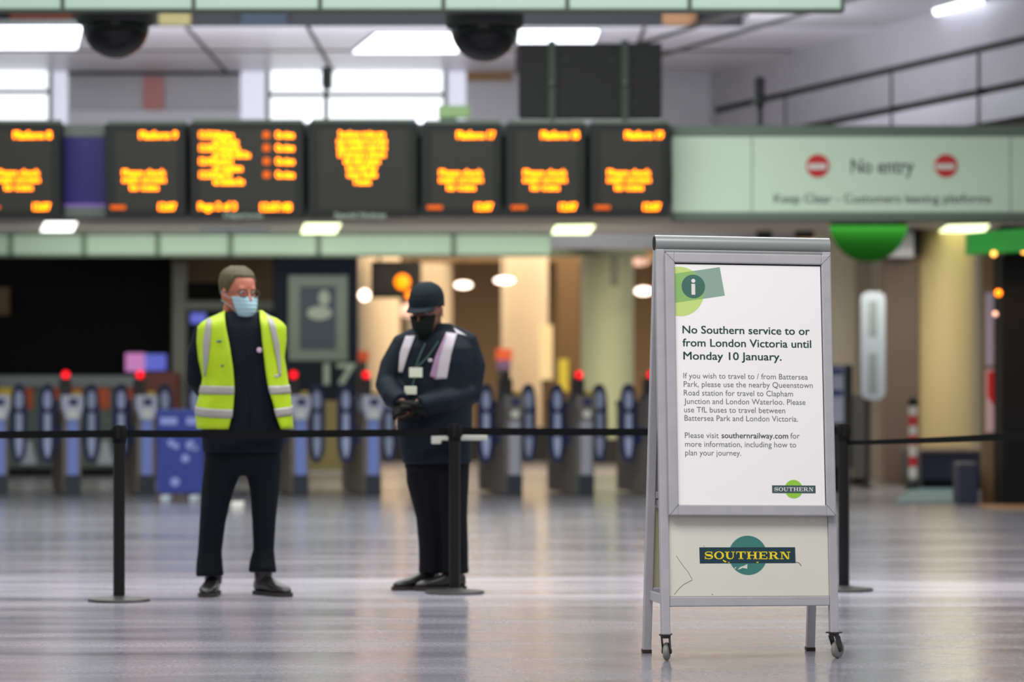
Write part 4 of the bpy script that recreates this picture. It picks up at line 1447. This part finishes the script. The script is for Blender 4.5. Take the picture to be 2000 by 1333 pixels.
# castors under the front legs
for s, turn, lab in ((-1, R(68), 0), (1, R(40), 0)):
    cx = s * (HW - TB / 2) + 0.001
    cy = -0.20 + math.tan(PHI) * 0.1
    T = Matrix.Translation((cx, cy, 0)) @ Matrix.Rotation(turn, 4, 'Z')
    cst = MB()
    cst.box(-0.027, 0.027, -0.024, 0.024, 0.106, 0.112, 0.002, Mx=T)
    cst.lathe([(0.020, 0.094), (0.022, 0.106)], n=18, Mx=T)
    for q in (-1, 1):
        bm_ = [(-0.018, 0.096), (0.018, 0.096), (0.036, 0.05), (0.036, 0.028), (0.018, 0.028)]
        vs = [(x, q * 0.016 - 0.0015, z) for x, z in bm_] + [(x, q * 0.016 + 0.0015, z) for x, z in bm_]
        cst.add([T @ Vector(v) for v in vs], [[0, 1, 2, 3, 4], [9, 8, 7, 6, 5]] + [[k, (k + 1) % 5, 5 + (k + 1) % 5, 5 + k] for k in range(5)])
    ca = cst.build('castor', 'dark_plastic', sign, world=False)
    wh = MB(T @ Matrix.Translation((0.026, 0, 0.038)) @ Matrix.Rotation(R(90), 4, 'X'))
    wh.lathe([(0.012, -0.013), (0.030, -0.012), (0.036, -0.008), (0.038, 0), (0.036, 0.008), (0.030, 0.012), (0.012, 0.013)], n=32)
    wh.build('wheel', 'rubber_grey', ca, world=False, smooth='auto')
    ax = MB(T @ Matrix.Translation((0.026, 0, 0.038)) @ Matrix.Rotation(R(90), 4, 'X'))
    ax.lathe([(0.009, -0.021), (0.009, 0.021)], n=16)
    ax.build('axle', 'dark_plastic', ca, world=False)
# ------------------------------------------------------------------ people
HEAD = ((0.0, 0.026, -0.066, -0.03), (0.018, 0.042, -0.086, 0.0), (0.045, 0.056, -0.091, 0.04), (0.07, 0.063, -0.090, 0.066), (0.10, 0.069, -0.088, 0.083), (0.125, 0.072, -0.088, 0.092),
        (0.155, 0.074, -0.088, 0.098), (0.18, 0.073, -0.081, 0.098), (0.205, 0.066, -0.064, 0.086), (0.223, 0.050, -0.040, 0.064), (0.235, 0.026, -0.012, 0.036))
def head_ring(z):
    for a, b in zip(HEAD, HEAD[1:]):
        if z <= b[0]:
            t = max(0.0, (z - a[0]) / (b[0] - a[0]))
            return [a[i] + (b[i] - a[i]) * t for i in range(4)]
    return list(HEAD[-1])
def head_pt(th, z, off=0.0):
    """th = 0 straight ahead (-y), positive to the image right"""
    _, hw, yf, yb = head_ring(z)
    cy, ry = (yf + yb) / 2, (yb - yf) / 2
    s, c = math.sin(th), math.cos(th)
    p = 2.25
    return Vector(((hw + off) * math.copysign(abs(s) ** (2 / p), s), cy - (ry + off) * math.copysign(abs(c) ** (2 / p), c), z))
def head_shape(mb, Mx):
    m2 = MB(Mx)
    m2.loft([(0, (yf + yb) / 2, z, hw, (yb - yf) / 2) for z, hw, yf, yb in HEAD], 32, 2.25)
    m2.tube([(0, -0.082, 0.128), (0, -0.098, 0.105), (0, -0.106, 0.088), (0, -0.094, 0.078)], [0.008, 0.011, 0.014, 0.010], 10)     # nose
    for s in (-1, 1):
        m2.ball((0.013 * s, -0.092, 0.083), 0.009, 6)
        m2.ball((0.074 * s, 0.012, 0.108), 1, 8, 0, 0.010, 0.018, 0.033)                                                           # ears
        m2.ball((0.030 * s, -0.080, 0.142), 1, 6, 0, 0.022, 0.012, 0.007)                                                           # brow
        m2.ball((0.036 * s, -0.072, 0.098), 1, 6, 0, 0.020, 0.016, 0.016)                                                           # cheek
    m2.ball((0, -0.088, 0.055), 1, 6, 0, 0.023, 0.010, 0.006)                                                                       # lips
    m2.ball((0, -0.088, 0.046), 1, 6, 0, 0.020, 0.010, 0.006)
    m2.tube([(0, 0.03, 0.06), (0, 0.035, 0.0), (0, 0.045, -0.08)], [0.055, 0.054, 0.06], 20)                                         # neck
    mb.v_add(m2)
def v_add(self, other):
    b = len(self.v)
    self.v += other.v
    self.f += [[b + i for i in f] for f in other.f]
    self.m += other.m
MB.v_add = v_add
def eyes(Mx, parent):
    for s in (-1, 1):
        mb = MB(Mx); mb.ball((0.031 * s, -0.080, 0.122), 0.0105, 8); e = mb.build('eye', 'eye_white', parent, smooth=True)
        mb = MB(Mx); mb.ball((0.032 * s, -0.0895, 0.122), 0.0052, 6); mb.build('iris', 'eye_dark', e, smooth=True)

def hand_shape(mb, wrist, fwd, up, side, curl=0.5, size=1.0):
    """palm and five bent fingers; fwd along the hand, up = back of the hand, side = thumb side"""
    f, u, s_ = Vector(fwd).normalized(), Vector(up).normalized(), None
    r = f.cross(u).normalized() * side
    u = r.cross(f).normalized() * side
    W = Vector(wrist)
    P = lambda a, b, c: W + (f * a + r * b + u * c) * size
    mb.tube([P(-0.03, 0, 0), P(0.0, 0, 0), P(0.04, 0.0, 0), P(0.085, 0.0, 0.0)], [0.028 * size, 0.029 * size, 0.040 * size, 0.041 * size], 14, sq=0.5)
    for k, (b, ln, rr) in enumerate(((0.031, 0.072, 0.0092), (0.010, 0.080, 0.0095), (-0.011, 0.074, 0.0092), (-0.031, 0.058, 0.0082))):
        pts, a, q = [P(0.07, b, 0)], 0.0, Vector((0.085, b, 0.0))
        pts.append(P(*q))
        for seg, bend in ((0.45, 0.9), (0.32, 1.2), (0.23, 0.8)):
            a += curl * bend
            q = q + Vector((math.cos(a), 0, -math.sin(a))) * ln * seg
            pts.append(P(*q))
        mb.tube(pts, [rr * size, rr * size, rr * size, rr * 0.95 * size, rr * 0.75 * size], 8)
    mb.tube([P(0.012, 0.024, -0.004), P(0.045, 0.047, -0.014), P(0.075, 0.052, -0.026), P(0.098, 0.046, -0.034)], [0.013 * size, 0.012 * size, 0.0105 * size, 0.008 * size], 9)

def shoe_shape(mb, heel, yaw, size=1.0):
    """heel point on the floor, toe towards yaw (0 = towards the camera, + = image right)"""
    T = Matrix.Translation(heel) @ Matrix.Rotation(yaw, 4, 'Z')
    secs = ((0.0, 0.030, 0.085), (0.03, 0.036, 0.105), (0.07, 0.037, 0.112), (0.11, 0.038, 0.098), (0.16, 0.044, 0.078), (0.21, 0.049, 0.064), (0.255, 0.044, 0.056), (0.285, 0.028, 0.044), (0.297, 0.012, 0.034))
    n = 16
    vs, fs = [], []
    for a, hw, h in secs:
        for k in range(n):
            q = 2 * math.pi * k / n
            c, s = math.cos(q), math.sin(q)
            vs.append(T @ Vector((hw * size * math.copysign(abs(c) ** 0.7, c), -a * size, 0.018 + (h * size - 0.018) * (0.5 + 0.5 * math.copysign(abs(s) ** 0.8, s)))))
    for i in range(len(secs) - 1):
        for k in range(n):
            fs.append([i * n + k, i * n + (k + 1) % n, (i + 1) * n + (k + 1) % n, (i + 1) * n + k])
    fs += [list(range(n)), [(len(secs) - 1) * n + k for k in range(n)]]
    mb.add(vs, fs)
    return T
def shoe(parent, heel, yaw, size=1.0):
    mb = MB(); T = shoe_shape(mb, heel, yaw, size)
    mb.tube([T @ Vector((0, -0.055, 0.06)), T @ Vector((0, -0.052, 0.12)), T @ Vector((0, -0.045, 0.19))], [0.046, 0.050, 0.050], 16)
    o = mb.build('shoe', 'shoe', parent, smooth=True)
    mb = MB()
    out = [(0.034, 0.004), (0.041, -0.07), (0.041, -0.12), (0.053, -0.20), (0.049, -0.26), (0.030, -0.297), (0.0, -0.304)]
    poly = [(x * size, y * size) for x, y in out] + [(-x * size, y * size) for x, y in out[-2::-1]]
    nn = len(poly)
    mb.add([T @ Vector((x, y, 0.0)) for x, y in poly] + [T @ Vector((x, y, 0.022)) for x, y in poly],
           [list(range(nn)), [nn + k for k in range(nn)][::-1]] + [[k, (k + 1) % nn, nn + (k + 1) % nn, nn + k] for k in range(nn)])
    mb.build('sole', 'sole', o)
    return o

class Fig:
    """pixel placement for one person standing at distance d"""
    def __init__(self, d):
        self.d = d
        self.k = d / F
    def p(self, px, row, y=0.0):
        return Vector((PX(px, self.d), self.d + y, PZ(row, self.d)))
    def ring(self, row, x0, x1, dep, y=0.0):
        return (PX((x0 + x1) / 2, self.d), self.d + y, PZ(row, self.d), (x1 - x0) / 2 * self.k, dep)

# ---- the man in the yellow vest
A = Fig(16.72)
man = thing('person', 'person in a yellow vest and pale blue mask, hands behind the back', 'person', (PX(472, 16.72), 16.72, 0))
HM = Matrix.Translation(A.p(464, 621, 0.005)) @ Matrix.Rotation(R(38), 4, 'Z') @ Matrix.Rotation(R(3), 4, 'X') @ Matrix.Scale(1.13, 4)
la = [A.p(428, 634, 0.01), A.p(402, 645, 0.01), A.p(387, 690, 0.03), A.p(382, 742, 0.07), A.p(408, 780, 0.19), A.p(452, 800, 0.25)]
ra = [A.p(518, 628, 0.01), A.p(537, 640, 0.01), A.p(541, 690, 0.03), A.p(541, 745, 0.07), A.p(532, 780, 0.19), A.p(490, 804, 0.255)]
ll = [A.p(444, 868, 0.0), A.p(437, 905, 0), A.p(424, 960, -0.005), A.p(416, 1015, -0.01), A.p(410, 1075, 0.0), A.p(409, 1125, 0.0)]
rl_ = [A.p(505, 868, 0.01), A.p(513, 905, 0.02), A.p(516, 960, 0.02), A.p(515, 1015, 0.02), A.p(514, 1075, 0.03), A.p(513, 1122, 0.03)]
mb = MB()
head_shape(mb, HM)
mb.loft([A.ring(885, 420, 535, 0.10), A.ring(840, 410, 545, 0.12), A.ring(780, 412, 540, 0.12), A.ring(710, 408, 545, 0.12), A.ring(655, 412, 535, 0.10), A.ring(632, 440, 505, 0.07), A.ring(618, 455, 495, 0.05)])
for arm in (la, ra):
    mb.tube(arm, [0.045, 0.05, 0.046, 0.042, 0.036, 0.028], 12)
for leg in (ll, rl_):
    mb.tube(leg, [0.085, 0.08, 0.065, 0.052, 0.045, 0.038], 14)
hand_shape(mb, A.p(456, 802, 0.25), (1, 0.02, -0.25), (0, 1, 0), 1, 0.5, 1.0)
hand_shape(mb, A.p(486, 806, 0.27), (-1, 0.05, -0.2), (0, 1, 0), -1, 0.55, 1.0)
body = link('body', remesh(mb, 0.008, 3), 'skin', man, smooth=True)
eyes(HM, man)
# trousers
mb = MB()
mb.loft([A.ring(930, 452, 492, 0.05), A.ring(905, 402, 546, 0.105), A.ring(870, 396, 550, 0.13), A.ring(838, 396, 548, 0.135)])
mb.tube(ll[:1] + ll[1:5] + [A.p(409, 1102, 0), A.p(410, 1126, -0.005)], [0.115, 0.108, 0.087, 0.072, 0.066, 0.072, 0.078], 20)
mb.tube(rl_[:1] + rl_[1:5] + [A.p(512, 1097, 0.03), A.p(512, 1119, 0.02)], [0.112, 0.102, 0.080, 0.066, 0.058, 0.070, 0.080], 20)
link('trousers', remesh(mb, 0.011, 3), 'navy_trousers', man, smooth=True)
# jacket with standing collar and sleeves
def man_ring(row, off=0.0):
    tab = ((606, 446, 506, 0.075), (622, 428, 520, 0.10), (640, 402, 548, 0.125), (665, 394, 555, 0.14), (710, 396, 552, 0.15), (760, 396, 553, 0.155), (810, 393, 556, 0.16), (845, 393, 556, 0.16), (880, 396, 552, 0.15))
    for a, b in zip(tab, tab[1:]):
        if row <= b[0]:
            break
    t = min(1, max(0, (row - a[0]) / (b[0] - a[0])))
    v = [a[i] + (b[i] - a[i]) * t for i in range(4)]
    return ((v[1] + v[2]) / 2, (v[2] - v[1]) / 2 * A.k + off, v[3] + off)
mb = MB()
rws = (884, 862, 830, 800, 770, 740, 710, 680, 655, 640, 628, 616, 608)
rr = []
for r_ in rws:
    cx, hw, dp = man_ring(r_)
    rr.append((PX(cx, A.d), A.d, PZ(r_, A.d), hw, dp))
mb.loft(rr, 36, 2.3)
mb.tube(la, [0.05, 0.062, 0.064, 0.060, 0.056, 0.048], 18)
mb.tube(ra, [0.05, 0.06, 0.060, 0.058, 0.056, 0.048], 18)
jk = link('jacket', remesh(mb, 0.010, 4), 'navy_jacket', man, smooth=True)
mb = MB()
c0 = A.p(470, 627, 0.02)
mb.loft([(c0.x, c0.y, c0.z - 0.03, 0.088, 0.085), (c0.x, c0.y - 0.005, c0.z + 0.02, 0.080, 0.082), (c0.x, c0.y - 0.008, c0.z + 0.032, 0.076, 0.078)], 28, 2)
mb.build('collar', 'navy_jacket', jk, smooth='auto')
mb = MB(); mb.tube([A.p(487, 640, -0.11), A.p(490, 700, -0.155), A.p(494, 780, -0.163), A.p(496, 870, -0.158)], 0.004, 6); mb.build('zip', 'post_black', jk)
mb = MB(); mb.ball(A.p(511, 685, -0.15), 0.015, 8, 0, 1, 0.4, 1); mb.build('badge', 'badge_pink', jk, smooth=True)
# open vest: a shell from the left front edge round the back to the right front edge
VR = (612, 640, 680, 720, 760, 800, 838)
VL = (442, 446, 455, 461, 464, 462, 454)
VRR = (509, 514, 518, 523, 529, 539, 550)
def interp(xs, ys, x):
    for i in range(len(xs) - 1):
        if x <= xs[i + 1]:
            t = max(0, (x - xs[i]) / (xs[i + 1] - xs[i]))
            return ys[i] + (ys[i + 1] - ys[i]) * t
    return ys[-1]
def vest_ring(row, off=0.0):
    tab = ((606, 444, 508, 0.08), (615, 428, 518, 0.10), (626, 402, 545, 0.125), (638, 389, 556, 0.14), (665, 387, 557, 0.155), (700, 390, 554, 0.165), (740, 398, 558, 0.17), (770, 394, 563, 0.17), (800, 388, 566, 0.17), (840, 391, 566, 0.17))
    for a, b in zip(tab, tab[1:]):
        if row <= b[0]:
            break
    t = min(1, max(0, (row - a[0]) / (b[0] - a[0])))
    v = [a[i] + (b[i] - a[i]) * t for i in range(4)]
    return ((v[1] + v[2]) / 2, (v[2] - v[1]) / 2 * A.k + off - 0.018, v[3] + off - 0.006)
def vest_ang(px, row, off):
    cx, hw, dp = vest_ring(row, off)
    q = max(-1, min(1, (px - cx) * A.k / hw))
    return math.asin(math.copysign(abs(q) ** 1.15, q))
def vest_pt(th, row, off=0.022):
    """th = 0 ahead, runs -pi..pi; positive to the image right"""
    cx, hw, dp = vest_ring(row, off)
    s, c = math.sin(th), math.cos(th)
    p = 2.3
    flare = 0.010 * max(0, (row - 740) / 98)
    wr_ = 0.004 * math.sin(th * 9 + row * 0.05) * (row - 600) / 240
    return Vector((PX(cx, A.d) + (hw + flare + wr_) * math.copysign(abs(s) ** (2 / p), s), A.d - (dp + flare + wr_) * math.copysign(abs(c) ** (2 / p), c), PZ(row, A.d)))
def vest_edge(row, off=0.022):
    return vest_ang(interp(VR, VL, row), row, off), vest_ang(interp(VR, VRR, row), row, off)
def vest_fn(u, v):
    row = 608 + (838 - 608) * v
    a, b = vest_edge(row)
    th = a - (2 * math.pi - (b - a)) * u
    return vest_pt(th, row)
mb = MB(); mb.grid(vest_fn, 72, 30)
vest = mb.build('vest', 'hi_vis', man, smooth=True, thick=0.008)
def band(r0, r1, slope, name='reflective_band'):
    mb = MB()
    def fn(u, v):
        row0 = r0 + (r1 - r0) * v
        a, b = vest_edge(row0, 0.028)
        th = a - (2 * math.pi - (b - a)) * u
        row = min(836, row0 + slope * (math.cos(th)))
        return vest_pt(th, row, 0.029)
    mb.grid(fn, 72, 3)
    return mb.build(name, 'reflective', vest, smooth=True, thick=0.003)
band(752, 768, 3)
band(792, 809, 8)
for xs in (((409, 405, 401, 402, 403), (417, 418, 416, 412, 405)), ((522, 530, 537, 544, 547), (531, 541, 548, 550, 551))):
    mb = MB()
    def fn(u, v, xs=xs):
        row = 612 + (735 - 612) * v
        yy = (612, 640, 670, 705, 735)
        px = interp(yy, xs[0], row) * (1 - u) + interp(yy, xs[1], row) * u
        return vest_pt(vest_ang(px, row, 0.028), row, 0.029)
    mb.grid(fn, 4, 20)
    mb.build('reflective_strap', 'reflective', vest, smooth=True, thick=0.003)
for px, row, w_, h_ in ((434, 668, 9, 4), (441, 715, 6, 3), (543, 735, 9, 5)):
    mb = MB()
    c = vest_pt(vest_ang(px, row, 0.028), row, 0.030)
    mb.ball(c, 1, 6, 0, w_ * A.k / 1.6, 0.004, h_ * A.k / 1.6)
    mb.build('vest_mark' if row != 735 else 'vest_tag', 'ink_green' if row != 735 else 'reflective_white', vest, smooth=True)
shoe(man, Vector((PX(417, A.d), A.d + 0.08, 0)), R(-4), 1.0)
shoe(man, Vector((PX(502, A.d), A.d + 0.06, 0)), R(38), 1.0)
# hair, mask, glasses
def shell(Mx, off, fn_low, ztop, parent, name, k, th0=-math.pi, th1=math.pi, nu=40, nv=12, thick=0.006):
    m2 = MB(Mx)
    def fn(u, v):
        th = th0 + (th1 - th0) * u
        lo = fn_low(th)
        z = lo + (ztop - lo) * v
        return head_pt(th, z, off * (0.6 + 0.4 * math.sin(math.pi * min(1, v + 0.3))))
    m2.grid(fn, nu, nv)
    if abs(th1 - th0) > 6:
        n = nu + 1
        top = len(m2.v) - n
        m2.f.append([top + i for i in range(n - 1)])
        m2.m.append(0)
    return m2.build(name, k, parent, smooth=True, thick=thick)
def hair_low(th):
    a = abs(th)
    if a < 0.75:
        return 0.196 + 0.004 * math.sin(th * 23)
    if a < 1.2:
        return 0.196 - (a - 0.75) / 0.45 * 0.05
    if a < 1.5:
        return 0.146 - (a - 1.2) / 0.3 * 0.036
    if a < 1.75:
        return 0.14
    return 0.14 - min(1, (a - 1.75) / 0.6) * 0.085
m2 = MB(HM)
def hair_fn(u, v):
    th = -math.pi + 2 * math.pi * u
    lo = hair_low(th)
    z = lo + (0.2355 - lo) * v
    p = head_pt(th, z, 0.0008 + 0.0065 * min(1, 3 * v) + 0.0018 * math.sin(th * 31 + v * 9) + 0.0015 * math.sin(th * 17 - v * 14))
    p.z += 0.012 * v ** 2 + 0.003 * math.sin(th * 13) * v
    return p
m2.grid(hair_fn, 48, 14)
m2.f.append([14 * 49 + i for i in range(48)]); m2.m.append(0)
m2.build('hair', 'hair', man, smooth=True, thick=0.003)
def mask(Mx, parent, k, zt=0.104, zb=-0.012):
    m2 = MB(Mx)
    def fn(u, v):
        th = -1.05 + 2.1 * u
        z = zb + (zt - zb) * v
        p = head_pt(th, max(0.0, z), 0.012)
        front = math.cos(th * 1.3)
        p.y -= 0.020 * max(0, front) ** 2 * math.sin(math.pi * (0.15 + 0.8 * v)) + 0.002 * math.sin(v * 38)
        if z < 0:
            p.z = z
        return p
    m2.grid(fn, 28, 24)
    o = m2.build('face_mask', k, parent, smooth=True, thick=0.004)
    for s in (-1, 1):
        m2 = MB(Mx)
        for za in (0.095, 0.012):
            m2.tube([head_pt(1.0 * s, za, 0.010), head_pt(1.35 * s, 0.5 * (za + 0.10), 0.010), Vector((0.083 * s, 0.025, 0.105 + (0.02 if za > 0.05 else -0.02)))], 0.0013, 5)
        m2.build('ear_loop', k, o)
    return o
mask(HM, man, 'mask_blue')
m2 = MB(HM)
for s in (-1, 1):
    pts = [Vector((0.033 * s + 0.026 * math.cos(q), -0.105 + 0.010 * abs(math.cos(q)), 0.120 + 0.018 * math.sin(q))) for q in [2 * math.pi * k / 18 for k in range(19)]]
    m2.tube(pts, 0.0022, 6, cap=False)
    m2.tube([Vector((0.060 * s, -0.095, 0.126)), Vector((0.078 * s, -0.04, 0.126)), Vector((0.081 * s, 0.015, 0.122))], 0.0022, 6)
m2.tube([Vector((-0.008, -0.108, 0.124)), Vector((0.008, -0.108, 0.124))], 0.002, 6)
m2.build('glasses', 'glasses', man)

# ---- the person in the dark coat and cap
B = Fig(17.16)
per = thing('person', 'person in a dark coat, cap and black mask with clasped gloved hands', 'person', (PX(850, 17.16), 17.16, 0))
HM2 = Matrix.Translation(B.p(839, 650, -0.055)) @ Matrix.Rotation(R(-24), 4, 'Z') @ Matrix.Rotation(R(14), 4, 'X') @ Matrix.Scale(1.08, 4)
la = [B.p(818, 654, 0.01), B.p(788, 672, 0.02), B.p(767, 715, 0.0), B.p(758, 752, -0.04), B.p(772, 776, -0.16), B.p(787, 786, -0.235)]
ra = [B.p(882, 652, 0.01), B.p(908, 668, 0.03), B.p(921, 715, 0.03), B.p(916, 768, -0.01), B.p(868, 785, -0.17), B.p(820, 793, -0.25)]
ll = [B.p(826, 890, 0.04), B.p(828, 940, 0.04), B.p(838, 1010, 0.05), B.p(842, 1070, 0.06), B.p(843, 1125, 0.07)]
rl_ = [B.p(880, 890, 0.0), B.p(880, 940, 0.0), B.p(885, 1010, -0.01), B.p(889, 1070, -0.01), B.p(890, 1130, 0.0)]
mb = MB()
head_shape(mb, HM2)
mb.loft([B.ring(885, 800, 912, 0.11), B.ring(830, 795, 905, 0.13), B.ring(760, 795, 905, 0.13), B.ring(700, 790, 908, 0.12), B.ring(668, 800, 895, 0.10), B.ring(645, 825, 875, 0.06)])
for arm in (la, ra):
    mb.tube(arm, [0.045, 0.05, 0.046, 0.044, 0.036, 0.028], 12)
for leg in (ll, rl_):
    mb.tube(leg, [0.085, 0.075, 0.058, 0.046, 0.038], 14)
mb.tube([B.p(838, 640, -0.02), B.p(850, 668, 0.01)], [0.06, 0.065], 14)
hand_shape(mb, B.p(790, 787, -0.245), (0.85, -0.25, -0.15), (0, -0.9, 0.4), 1, 0.55, 0.98)
hand_shape(mb, B.p(816, 794, -0.258), (-0.9, -0.15, -0.1), (0, -0.6, 0.8), -1, 0.6, 0.98)
link('body', remesh(mb, 0.008, 3), 'skin_dark', per, smooth=True)
eyes(HM2, per)
mb = MB()
hand_shape(mb, B.p(790, 787, -0.247), (0.85, -0.25, -0.15), (0, -0.9, 0.4), 1, 0.55, 1.12)
o = link('glove', remesh(mb, 0.006, 2), 'glove', per, smooth=True)
mb = MB()
hand_shape(mb, B.p(818, 794, -0.262), (-0.9, -0.15, -0.1), (0, -0.6, 0.8), -1, 0.6, 1.12)
link('glove', remesh(mb, 0.006, 2), 'glove', per, smooth=True)
mb = MB()
mb.loft([B.ring(945, 840, 872, 0.06, 0.02), B.ring(915, 790, 915, 0.12, 0.02), B.ring(880, 788, 918, 0.14, 0.02)])
mb.tube(ll[:4] + [B.p(842, 1100, 0.06), B.p(842, 1122, 0.06)], [0.10, 0.10, 0.075, 0.072, 0.07, 0.074], 20)
mb.tube(rl_[:4] + [B.p(889, 1100, -0.01), B.p(889, 1121, -0.01)], [0.11, 0.103, 0.080, 0.074, 0.074, 0.078], 20)
link('trousers', remesh(mb, 0.011, 3), 'black_trousers', per, smooth=True)
mb = MB()
mb.loft([B.ring(906, 786, 921, 0.165), B.ring(880, 781, 922, 0.17), B.ring(840, 777, 922, 0.175), B.ring(795, 776, 922, 0.18), B.ring(750, 778, 924, 0.18), B.ring(710, 780, 926, 0.17),
         B.ring(680, 784, 924, 0.155), B.ring(660, 796, 908, 0.125), B.ring(646, 816, 886, 0.10, 0.0), B.ring(632, 820, 884, 0.088, -0.005)], 36, 2.3)
mb.tube(la, [0.05, 0.068, 0.073, 0.072, 0.066, 0.052], 18)
mb.tube(ra, [0.055, 0.074, 0.080, 0.076, 0.068, 0.055], 18)
coat_me = remesh(mb, 0.010, 4)
coat = link('coat', coat_me, 'coat', per, smooth=True)
bvh = BVHTree.FromPolygons([v.co + wloc(coat) for v in coat_me.vertices], [list(p.vertices) for p in coat_me.polygons])
def on_coat(px, row, off=0.008):
    x, z = PX(px, B.d), PZ(row, B.d)
    h = bvh.ray_cast(Vector((x, 10, z)), Vector((0, 1, 0)))
    y = h[0].y if h[0] is not None else B.d
    return Vector((x, y - off, z))
def patch(name, k, cl, cr, parent, n=18, off=0.008):
    """strip between two pixel polylines lying on the coat"""
    mb = MB()
    def at(c, v):
        q = v * (len(c) - 1)
        i = min(int(q), len(c) - 2)
        t = q - i
        return c[i][0] + (c[i + 1][0] - c[i][0]) * t, c[i][1] + (c[i + 1][1] - c[i][1]) * t
    def fn(u, v):
        a, b = at(cl, v), at(cr, v)
        return on_coat(a[0] + (b[0] - a[0]) * u, a[1] + (b[1] - a[1]) * u, off)
    mb.grid(fn, 6, n)
    return mb.build(name, k, parent, smooth=True, thick=0.004)
patch('reflective_strap', 'reflective_white', [(793, 657), (782, 690), (779, 728)], [(812, 657), (799, 692), (787, 729)], coat)
st = patch('reflective_strap', 'reflective_white', [(872, 650), (858, 690), (850, 742)], [(893, 653), (882, 695), (874, 740)], coat)
patch('lilac_edging', 'reflective_lilac', [(870, 656), (852, 696), (841, 736)], [(874, 656), (860, 698), (853, 741)], st, off=0.012)
patch('shoulder_band', 'reflective_white', [(886, 641), (900, 649)], [(892, 652), (912, 657)], coat, n=8)
mb = MB(); mb.pbox(801, 827, 719, 738, 16.95, 0.003)
c = on_coat(814, 728)
mb = MB(); mb.box(PX(801, B.d), PX(827, B.d), c.y - 0.014, c.y - 0.010, PZ(738, B.d), PZ(719, B.d), 0.002); mb.build('identity_card', 'card', per)
c = on_coat(804, 762)
mb = MB(); mb.box(PX(792, B.d), PX(816, B.d), c.y - 0.03, c.y - 0.026, PZ(771, B.d), PZ(755, B.d), 0.002); mb.build('identity_card', 'card', per)
mb = MB()
mb.tube([on_coat(832, 672, 0.008), on_coat(822, 695, 0.009), on_coat(813, 720, 0.012)], 0.005, 6)
mb.tube([on_coat(858, 668, 0.008), on_coat(836, 700, 0.009), on_coat(815, 720, 0.012)], 0.005, 6)
mb.tube([on_coat(812, 738, 0.012), on_coat(807, 756, 0.02)], 0.005, 6)
mb.build('lanyard', 'lanyard', per)
mb = MB(); mb.ball(on_coat(842, 705), 0.014, 6, 0, 1, 0.5, 0.8); mb.build('coat_badge', 'reflective_white', coat, smooth=True)
# collar, cap, mask
mb = MB()
c0 = B.p(850, 650, 0.0)
mb.loft([(c0.x, c0.y, c0.z - 0.05, 0.108, 0.105), (c0.x - 0.004, c0.y - 0.01, c0.z + 0.01, 0.098, 0.096), (c0.x - 0.006, c0.y - 0.012, c0.z + 0.045, 0.088, 0.092)], 30, 2.1)
mb.build('collar', 'coat', coat, smooth='auto')
m2 = MB(HM2)
def cap_fn(u, v):
    th = -math.pi + 2 * math.pi * u
    lo = 0.148 if abs(th) < 1.2 else 0.148 - min(1, (abs(th) - 1.2) / 0.8) * 0.022
    z = lo + (0.2355 - lo) * v
    p = head_pt(th, z, 0.010)
    p.z += 0.020 * v ** 1.5
    return p
m2.grid(cap_fn, 48, 14)
m2.f.append([14 * 49 + i for i in range(48)]); m2.m.append(0)
cap = m2.build('cap', 'cap', per, smooth=True, thick=0.006)
m2 = MB(HM2)
def brim_fn(u, v):
    th = -1.0 + 2.0 * u
    p = head_pt(th, 0.150, 0.012)
    ext = 0.058 * math.cos(th * 1.25) * v
    return Vector((p.x * (1 + 0.05 * v), p.y - ext, p.z - 0.022 * v + 0.010 * v * math.cos(th * 1.5)))
m2.grid(brim_fn, 24, 8)
m2.build('brim', 'cap', cap, smooth=True, thick=0.005)
mask(HM2, per, 'mask_black', 0.108)
shoe(per, Vector((PX(853, B.d), B.d + 0.10, 0)), R(-52), 1.0)
shoe(per, Vector((PX(905, B.d), B.d + 0.025, 0)), R(-62), 1.0)
# white folded band at the hip
mb = MB()
mb.pbox(842, 952, 849, 861, 16.97, 0.03, 0.008)
mb.pbox(842, 862, 850, 868, 16.968, 0.03, 0.008)
mb.build('hip_pouch', 'paper', per)
